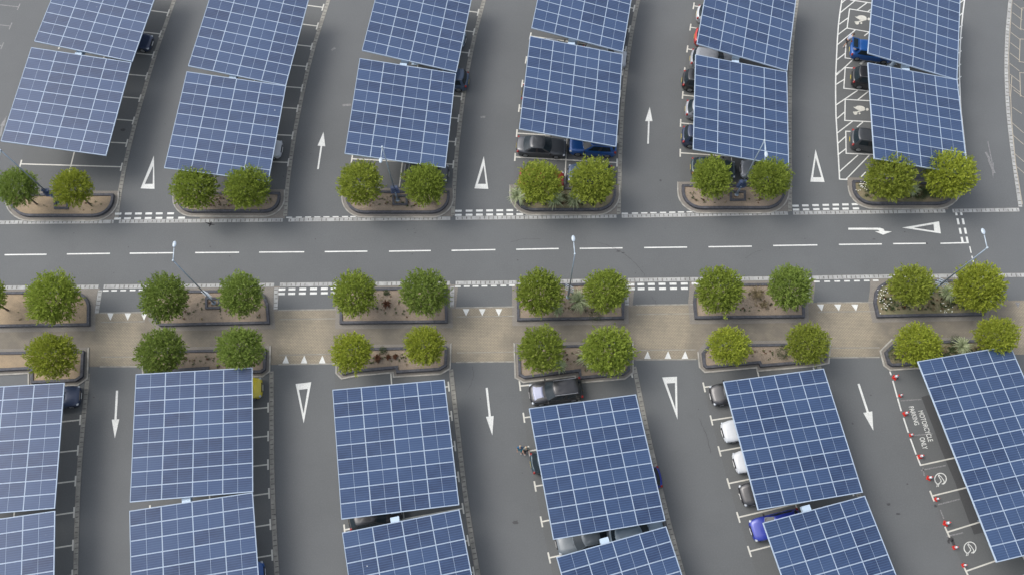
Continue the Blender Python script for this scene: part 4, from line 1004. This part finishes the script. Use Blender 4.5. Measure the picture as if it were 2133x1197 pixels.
    for sy in (-1,1):
        bm=bmesh.new(); bmesh.ops.create_uvsphere(bm,u_segments=12,v_segments=8,radius=1,matrix=Matrix.Translation((hl-.27,sy*W_/2*.72,zl-.02))@Matrix.Rotation(-sy*.6,4,'Z')@Matrix.Diagonal((.15,.24,.085,1))); mesh_obj('headlight',bm,M['lens'],root,True)
        bm=bmesh.new(); bmesh.ops.create_uvsphere(bm,u_segments=12,v_segments=8,radius=1,matrix=Matrix.Translation((-hl+.21,sy*W_/2*.78,S['tail']-.13))@Matrix.Rotation(sy*.5,4,'Z')@Matrix.Diagonal((.12,.20,.12,1))); mesh_obj('tail_light',bm,M['tail'],root,True)
        bm=bmesh.new(); box(bm,(S['gf'][0]-.22,sy*(W_/2+.06),belt+.05),(.12,.22,.13),bev=.03); mesh_obj('wing_mirror',bm,M['trim'],root)
        if kind=='suv':
            bm=bmesh.new(); box(bm,(-.75,sy*wr*.93,H_+.02),(1.9,.035,.035),bev=.01); mesh_obj('roof_rail',bm,M['rim'],root)
    bm=bmesh.new(); box(bm,(hl,0,.44),(.016,.50,.10)); mesh_obj('number_plate',bm,M['plate_w'],root)
    bm=bmesh.new(); box(bm,(-hl,0,.54),(.016,.50,.10)); mesh_obj('number_plate',bm,M['plate_y'],root)
    bm=bmesh.new(); box(bm,(hl-.05,0,S['nose']-.02),(.10,W_*.46,.10),bev=.02); mesh_obj('grille',bm,M['trim'],root)
    bm=bmesh.new(); tube(bm,(-hl*.62,0,H_-.02),(-hl*.66,0,H_+.12),.012,.006,6); mesh_obj('aerial',bm,M['trim'],root)
    bm=bmesh.new()
    for sy in (-1,1): tube(bm,(S['gf'][0]+.02,sy*.38,belt+.03),(S['gf'][0]-.34,sy*.38-.28,belt+.17),.009,.009,5)
    mesh_obj('wiper',bm,M['trim'],root)
    return root,S
PROT={k:car_proto(k) for k in ('hatch','suv','saloon')}
used=set()
def rowdir(row,p):
    Ll,Rr,_=RL[row]; best=min(range(len(Ll)),key=lambda i:abs(((Ll[i]+Rr[i])/2-p).y)); return (Rr[best]-Ll[best]).normalized()
def car(kind,col,end,side,face,row,label,opt=None,roof=None,z=.55):
    """end = surveyed end of the car; side: which way that end points (-1 left,+1 right); face: +1 nose at that end, -1 tail"""
    src,S=PROT[kind]; o=copy_tree(src)
    p=G(*end,z=z); d=rowdir(row,p) if row in RL else Vector(row).normalized(); out=d*side
    c=p-out*S['L']/2; head=out*face
    o.location=(c.x,c.y,.01); o.rotation_euler=(0,0,math.atan2(head.y,head.x))
    for ch in o.children:
        if ch.name.split('.')[0] in('body','roof'):
            ch.material_slots[0].link='OBJECT'; ch.material_slots[0].material=P[roof] if (roof and ch.name.startswith('roof')) else P[col]
    if 'proto' in o: del o['proto']
    tag(o,label,'car','cars parked under the carports'); return o
FD=Vector((.985,-.17,0))
CARS=[
('hatch','navy',(317,90),1,1,'A','navy hatchback poking out right of the top left carport'),
('hatch','white',(588,311),1,1,'B','white hatchback showing its nose right of the second carport above the road'),
('hatch','pale',(970,84),1,1,'C','pale blue car barely showing at the top, right of the third carport'),
('suv','slate',(976.5,171),1,-1,'C','slate blue car poking far out right between two carports of the third column'),
('hatch','grey',(935,362),1,1,'C','dark grey car behind the right tree of the third bed above the road'),
('hatch','navy',(1306,74),1,1,'D','navy car tip at the right of the top carport in the fourth column'),
('suv','white',(1305.5,126),1,1,'D','white car poking out right between two carports of the fourth column'),
('saloon','silver',(1106,98),-1,-1,'D','silver car under the gap between two carports of the fourth column'),
('hatch','black',(1086,194),-1,-1,'D','black car barely showing left of the lower carport in the fourth column'),
('saloon','grey',(1075.5,303),-1,-1,'D','charcoal saloon parked in the open left bay above the fourth bed'),
('suv','blue',(1285,307),1,-1,'D','blue estate parked in the open right bay above the fourth bed'),
('hatch','rust',(1081,371),-1,-1,'D','red car hidden behind the left tree of the fourth bed above the road'),
('hatch','slate',(1182,360),-1,1,'D2','slate blue car between the trees of the fourth bed above the road'),
('hatch','white',(1450.5,28),-1,-1,'E','white car at the top left of the fifth carport column'),
('hatch','red',(1446,76),-1,-1,'E','red car poking out left of the top carport in the fifth column'),
('suv','silver',(1437,122),-1,-1,'E','silver estate under the gap between two carports of the fifth column'),
('suv','black',(1420,167),-1,-1,'E','black off roader left of the lower carport in the fifth column'),
('hatch','silver',(1427,227),-1,-1,'E','silver hatchback left of the lower carport in the fifth column'),
('suv','navy',(1419,284),-1,-1,'E','navy car left of the lower carport in the fifth column, lowest of four'),
('hatch','green',(1438,348),-1,-1,'E','dark green car behind the left tree of the fifth bed above the road'),
('hatch','silver',(1542,352),-1,1,'E2','silver car behind the lamp post of the fifth bed above the road'),
('hatch','blue',(1769.5,103),-1,-1,'F','bright blue hatchback with its boot open in the hatched bays'),
('suv','black',(1772,161),-1,-1,'F','black estate between hatched bays with red tail lights'),
('suv','grey',(1770,290),-1,-1,'F','dark grey off roader in the lowest hatched bay'),
('hatch','navy',(168.5,823),1,1,'G','navy hatchback right of the far left carport below the walkway'),
('hatch','yellow',(547,806),1,1,'H','yellow car poking out right of the second carport below the walkway'),
('hatch','blue',(552,1190),1,1,'H','bright blue car cut by the bottom edge right of the second carport'),
('hatch','black',(726,1083),-1,-1,'I','black car under the gap between two carports of the third column'),
('suv','black',(1102.5,822),-1,1,'J','black estate with silver bonnet fully in view below the fourth bed'),
('hatch','teal',(1105,966),-1,-1,'J','dark teal car left of the carport, beside the two walkers'),
('saloon','lead',(1158,1133),-1,1,'J','lead grey saloon under the left of the gap between two carports of the fourth column'),
('hatch','royal',(1377,992),1,-1,'J','royal blue car tip right of the fourth carport below the walkway'),
('suv','pale',(1384,1100),1,1,'J','pale blue estate under the right of the gap between two carports of the fourth column'),
('hatch','black',(1479.5,824),-1,1,'K','black hatchback, topmost car left of the fifth carport below the walkway'),
('hatch','white',(1504,901),-1,1,'K','upper white hatchback left of the fifth carport below the walkway'),
('hatch','white',(1528.5,965),-1,1,'K','lower white hatchback left of the fifth carport below the walkway'),
('hatch','black',(1542,1033),-1,1,'K','black hatchback below the two white ones left of the fifth carport'),
('hatch','royal',(1564,1106),-1,1,'K','royal blue hatchback lowest on the left of the fifth carport'),
]
bluecar=None
for a in CARS:
    row=a[5]; 
    if row=='F': row=tuple(FD)
    if row=='D2': row='D'
    if row=='E2': row='E'
    o=car(a[0],a[1],a[2],a[3],a[4],row,a[6])
    if 'boot open' in a[6]: bluecar=o
    if 'silver bonnet' in a[6]:
        bm=bmesh.new(); S=PROT['suv'][1]; hl=S['L']/2
        vs=[]
        for i in range(7):
            x=hl-.30-(hl-.30-S['gf'][0]-.10)*i/6; row_=[]
            for j in range(9):
                t=-1+2*j/8; z_=(S['bon']-.03)+(S['belt']-.01-(S['bon']-.03))*(i/6)+.022-.035*t*t; row_.append(bm.verts.new((x-.08*t*t*(1-i/6)-.10*t*t*(i/6),t*S['W']/2*.80,z_)))
            vs.append(row_)
        for i in range(6):
            for j in range(8): bm.faces.new((vs[i][j],vs[i][j+1],vs[i+1][j+1],vs[i+1][j]))
        bmesh.ops.recalc_face_normals(bm,faces=bm.faces[:]); r_=bmesh.ops.solidify(bm,geom=bm.faces[:],thickness=.012)
        mesh_obj('bonnet',bm,P['lilac'],o,True)
# raised tailgate of the blue car and load in its boot
S=PROT['hatch'][1]
bm=bmesh.new(); box(bm,(-1.83,0,1.56),(.75,1.22,.05),Matrix.Rotation(R(12),4,'Y'),bev=.02); tg=mesh_obj('tailgate',bm,P['blue'],bluecar)
bm=bmesh.new(); box(bm,(-1.83,0,1.59),(.45,1.0,.012),Matrix.Rotation(R(12),4,'Y')); mesh_obj('rear_window',bm,M['car_glass'],tg)
for ch in list(bluecar.children):
    if ch.name.startswith('rear_window'): bpy.data.objects.remove(ch)
bw=bluecar.matrix_basis
for i,(x,y) in enumerate([(-1.72,-.25),(-1.62,.2)]):
    bm=bmesh.new(); box(bm,(0,0,.14),(.26,.36,.28),bev=.07); tube(bm,(-.05,-.05,.27),(-.02,.1,.36),.012,.012,6); tube(bm,(-.02,.1,.36),(.05,.12,.27),.012,.012,6)
    w=bw@Vector((x,y,.95)); tag(mesh_obj('shopping_bag',bm,M['bag'],loc=(w.x,w.y,w.z)),'pale shopping bag in the open boot of the blue hatchback, %s one'%('nearer' if i==0 else 'farther'),'bag','shopping bags in the open boot')
for k,(r_,s_) in PROT.items():
    for ch in list(r_.children):
        for g in list(ch.children): bpy.data.objects.remove(g)
        bpy.data.objects.remove(ch)
    bpy.data.objects.remove(r_)
# ------------------------------------------------------------------ traffic cones
def cone_proto():
    root=empty('traffic_cone')
    bm=bmesh.new(); box(bm,(0,0,.025),(.36,.36,.05),bev=.012); mesh_obj('base',bm,M['cone_red'],root)
    bm=bmesh.new(); tube(bm,(0,0,.05),(0,0,.27),.15,.115,18); mesh_obj('cone_body',bm,M['cone_red'],root,True); bm=bmesh.new(); tube(bm,(0,0,.62),(0,0,.74),.058,.035,18); mesh_obj('cone_tip',bm,M['cone_red'],root,True)
    bm=bmesh.new(); tube(bm,(0,0,.268),(0,0,.622),.125,.066,18); mesh_obj('white_sleeve',bm,M['cone_white'],root,True)
    return root
cp=cone_proto()
CN=[((715,120),1.25,'topmost cone of the line, right below the bed kerb'),((745,219),.85,'second cone from the top of the line'),((771,318),1.15,'cone at the top of the word PARKING'),((803,434),.85,'cone left of the word ONLY'),((853,551),1.15,'cone just above the corner of the first white bay line'),((901,668),1.15,'cone left of the upper charging symbol'),((942,784),.95,'cone on the end of the second white bay line'),((993,915),1.3,'cone above the third bay line, in a faint dark ring'),((1041,1046),1.0,'cone left of the lower charging symbol'),((1090,1143),.95,'lowest cone of the line')]
for i,(p,s,l) in enumerate(CN):
    o=cp if i==0 else copy_tree(cp); c=G(*B4(*p)); o.location=(c.x,c.y,.017); o.scale=(s*.8,s*.8,s*.92); o.rotation_euler=(0,0,random.uniform(0,1.5)); tag(o,'red and white '+l,'traffic cone','traffic cones along the motorcycle bays')
# charging post with white round top by the long carport
c=G(*B4(1172,900)); root=empty('charging_post',(c.x,c.y,.01)); bm=bmesh.new(); tube(bm,(0,0,0),(0,0,1.2),.08,.08,14); mesh_obj('post',bm,M['steel'],root,True)
bm=bmesh.new(); bmesh.ops.create_uvsphere(bm,u_segments=14,v_segments=8,radius=.15,matrix=Matrix.Translation((0,0,1.28))); mesh_obj('cap',bm,M['cone_white'],root,True); tag(root,'white capped charging post at the edge of the longest carport','charging post')
# ------------------------------------------------------------------ people
def skin_obj(name,verts,edges,radii,mat,parent,root_i=0,sub=1):
    me=bpy.data.meshes.new(name); me.from_pydata([Vector(v) for v in verts],edges,[]); o=bpy.data.objects.new(name,me); COL.objects.link(o); o.parent=parent
    sk=o.modifiers.new('skin','SKIN'); sk.use_smooth_shade=True
    for i,r in enumerate(radii): me.skin_vertices[0].data[i].radius=(r,r) if not isinstance(r,tuple) else r
    me.skin_vertices[0].data[root_i].use_root=True
    s=o.modifiers.new('sub','SUBSURF'); s.levels=sub; s.render_levels=sub
    me.materials.append(mat); return o
def person(loc,rz,top,legs,hair,label,bend=0.,arms=((.15,-.25),(.15,-.25)),stride=.18,shorts=False,height=1.72,shoes='shoe'):
    """bend: forward lean of the trunk in radians; faces +x"""
    root=empty('person',loc,rz); s=height/1.75; V=[];E_=[];Rr=[]
    def add(p,r,prev=None):
        V.append(tuple(q*s for q in p)); Rr.append(r*s if not isinstance(r,tuple) else tuple(x*s for x in r)); i=len(V)-1
        if prev is not None: E_.append((prev,i))
        return i
    ca,sa=math.cos(bend),math.sin(bend)
    def up(x,y,z): # torso frame rotating about the pelvis
        return (x*ca+(z-.95)*sa,y,.95+(z-.95)*ca-x*sa)
    pel=add(up(0,0,.95),(.15,.12)); wst=add(up(0,0,1.10),(.135,.105),pel); ch=add(up(.01,0,1.30),(.16,.115),wst); nk=add(up(0,0,1.47),.055,ch); hd0=add(up(.01,0,1.54),.055,nk); hd=add(up(.025,0,1.63),(.082,.095),hd0); add(up(.02,0,1.71),(.07,.08),hd)
    hands=[]
    for sy,(ax,az) in zip((-1,1),arms):
        sh=add(up(0,sy*.17,1.41),.055,ch); el_p=up(ax*.5,sy*.25,1.41+(-.28 if az<0 else -.2)); el=add(el_p,.042,sh)
        wr_p=up(ax+.12,sy*.22,1.41+az*1.0-.22); wr=add(wr_p,.028,el); hp=Vector(wr_p)+(Vector(wr_p)-Vector(el_p)).normalized()*.07; pm=add(tuple(hp),(.036,.02),wr); hands.append((hp,(Vector(wr_p)-Vector(el_p)).normalized(),sy))
    for sy in (-1,1):
        st=stride*sy; hp=add((0,sy*.09,.90),.088,pel); kn=add((st*.5+.03,sy*.10,.50),.058,hp); an=add((st,sy*.10,.09),.038,kn); add((st+.14,sy*.11,.045),.036,an)
    skin_obj('body',V,E_,Rr,M['skin'],root)
    # fingers: five short chains on each palm
    for hp,dr,sy in hands:
        side=dr.cross(Vector((1,0,0.01))).normalized(); v=[];e=[];r=[]
        def fing(b,d,l,rad):
            i=len(v); v.extend([tuple((b)*s),tuple((b+d*l*.55)*s),tuple((b+(d+Vector((.25,0,-.1))).normalized()*l)*s)]); e.extend([(i,i+1),(i+1,i+2)]); r.extend([rad*s,rad*.9*s,rad*.7*s])
        for k,l in enumerate((.062,.072,.068,.052)):
            q=side*(-.027+.018*k); fing(hp+q,(dr+q*1.5).normalized(),l+.02,.009)
        fing(hp+side*.03-dr*.03,(side*.8+dr*.5).normalized(),.055,.010)
        for k in range(5):
            skin_obj('finger',v[3*k:3*k+3],[(0,1),(1,2)],r[3*k:3*k+3],M['skin'],root,0,1)
    # clothing
    V=[];E_=[];Rr=[]
    a=add(up(0,0,.93),(.172,.138)); b=add(up(0,0,1.10),(.155,.125),a); c_=add(up(.01,0,1.30),(.178,.132),b); add(up(0,0,1.44),(.10,.08),c_)
    for sy,(ax,az) in zip((-1,1),arms):
        sh=add(up(0,sy*.17,1.41),.070,c_); add(up(ax*.5,sy*.25,1.41+(-.28 if az<0 else -.2)),.055,sh)
    skin_obj('top',V,E_,Rr,M[top],root)
    V=[];E_=[];Rr=[]
    a=add((0,0,.93),(.168,.135))
    for sy in (-1,1):
        st=stride*sy; h=add((0,sy*.09,.86),.108,a); k=add((st*.5+.03,sy*.10,.52),.078,h)
        if not shorts: add((st,sy*.10,.14),.056,k)
    skin_obj('trousers' if not shorts else 'shorts',V,E_,Rr,M[legs],root)
    for sy in (-1,1):
        st=stride*sy; V=[];E_=[];Rr=[]; a=add((st-.05,sy*.10,.05),.046); b=add((st+.06,sy*.105,.045),.048,a); add((st+.17,sy*.11,.036),.036,b); skin_obj('shoe',V,E_,Rr,M[shoes],root)
    # head details
    def sph(name,p,sc3,mat):
        bm=bmesh.new(); q=Vector(up(*p))*s; bmesh.ops.create_uvsphere(bm,u_segments=14,v_segments=10,radius=1,matrix=Matrix.Translation(q)@Matrix.Rotation(bend,4,'Y')@Matrix.Diagonal((*[k*s for k in sc3],1))); return mesh_obj(name,bm,mat,root,True)
    sph('hair',(-.015,0,1.685),(.108,.098,.095),M[hair]); sph('nose',(.118,0,1.61),(.018,.012,.02),M['skin'])
    for sy in (-1,1): sph('eye',(.105,sy*.032,1.635),(.011,.013,.009),M['cloth_dark']); sph('ear',(.02,sy*.092,1.625),(.02,.01,.028),M['skin'])
    sph('mouth',(.108,0,1.57),(.01,.024,.006),M['cone_red'])
    tag(root,label,'person'); return root
_z=.012
c=G(1083.5,937); person((c.x,c.y,_z),R(-95),'cloth_blue','cloth_teal','hair_grey','person in a blue jacket raising an arm, walking left of a companion',arms=((.1,-.25),(.25,.35)),stride=.2)
c=G(1095.5,939); person((c.x,c.y,_z),R(-85),'cloth_grey','cloth_dark','hair_grey','person in a grey green top walking beside the bay line',stride=-.2)
c=G(1759,95.5); person((c.x,c.y,_z),R(28),'cloth_light','cloth_dark','hair','person in a pale top and dark shorts bending towards the open boot',bend=.75,arms=((.3,-.05),(.3,-.05)),stride=.25,shorts=True)
# ------------------------------------------------------------------ bird over the road edge
c=G(438,467,1.2); root=empty('crow',(c.x,c.y,1.2),R(-105))
skin_obj('body',[(-.26,0,0),(-.12,0,0),(0,0,0),(.12,0,.01),(.2,0,.03),(.27,0,.02)],[(0,1),(1,2),(2,3),(3,4),(4,5)],[(.07,.01),.045,.075,.06,.045,.012],M['feather'],root,2)
for sy,up_ in ((1,.10),(-1,.30)):
    bm=bmesh.new(); pts=[(.08,0),(.06,.15),(.03,.30),(-.03,.44),(-.06,.40),(-.04,.28),(-.06,.15),(-.06,0)]
    vt=[bm.verts.new((x,sy*y,up_*y+.01)) for x,y in pts]; vb=[bm.verts.new((x,sy*y,up_*y-.005)) for x,y in pts]
    bm.faces.new(vt); bm.faces.new(vb[::-1])
    for i in range(len(pts)): bm.faces.new((vt[i],vb[i],vb[(i+1)%len(pts)],vt[(i+1)%len(pts)]))
    bmesh.ops.recalc_face_normals(bm,faces=bm.faces[:]); mesh_obj('wing',bm,M['feather'],root)
tag(root,'black bird flying low over the upper edge of the main road','bird')
# ------------------------------------------------------------------ light
w=bpy.data.worlds.new('World'); sc.world=w; w.use_nodes=True; nt=w.node_tree; bg=nt.nodes['Background']
sky=nt.nodes.new('ShaderNodeTexSky'); sky.sky_type='NISHITA'; sky.sun_disc=False; SE,SR=R(53),R(290)
sky.sun_elevation=SE; sky.sun_rotation=SR; sky.dust_density=4; sky.air_density=1.0; sky.ozone_density=1.0; sky.altitude=50
hs=nt.nodes.new('ShaderNodeHueSaturation'); hs.inputs['Saturation'].default_value=.45
nt.links.new(sky.outputs['Color'],hs.inputs['Color']); nt.links.new(hs.outputs['Color'],bg.inputs['Color']); bg.inputs['Strength'].default_value=.15
sl=bpy.data.lights.new('sun','SUN'); sl.energy=.5; sl.angle=R(26); sl.color=(1,.96,.9); so=bpy.data.objects.new('sun',sl); COL.objects.link(so)
dv=Vector((math.sin(SR)*math.cos(SE),math.cos(SR)*math.cos(SE),math.sin(SE))); so.rotation_euler=dv.to_track_quat('Z','Y').to_euler(); so.location=(0,0,30)
vs_=sc.view_settings; vs_.view_transform='Standard'; vs_.look='None'; vs_.gamma=1; vs_.exposure=0.98
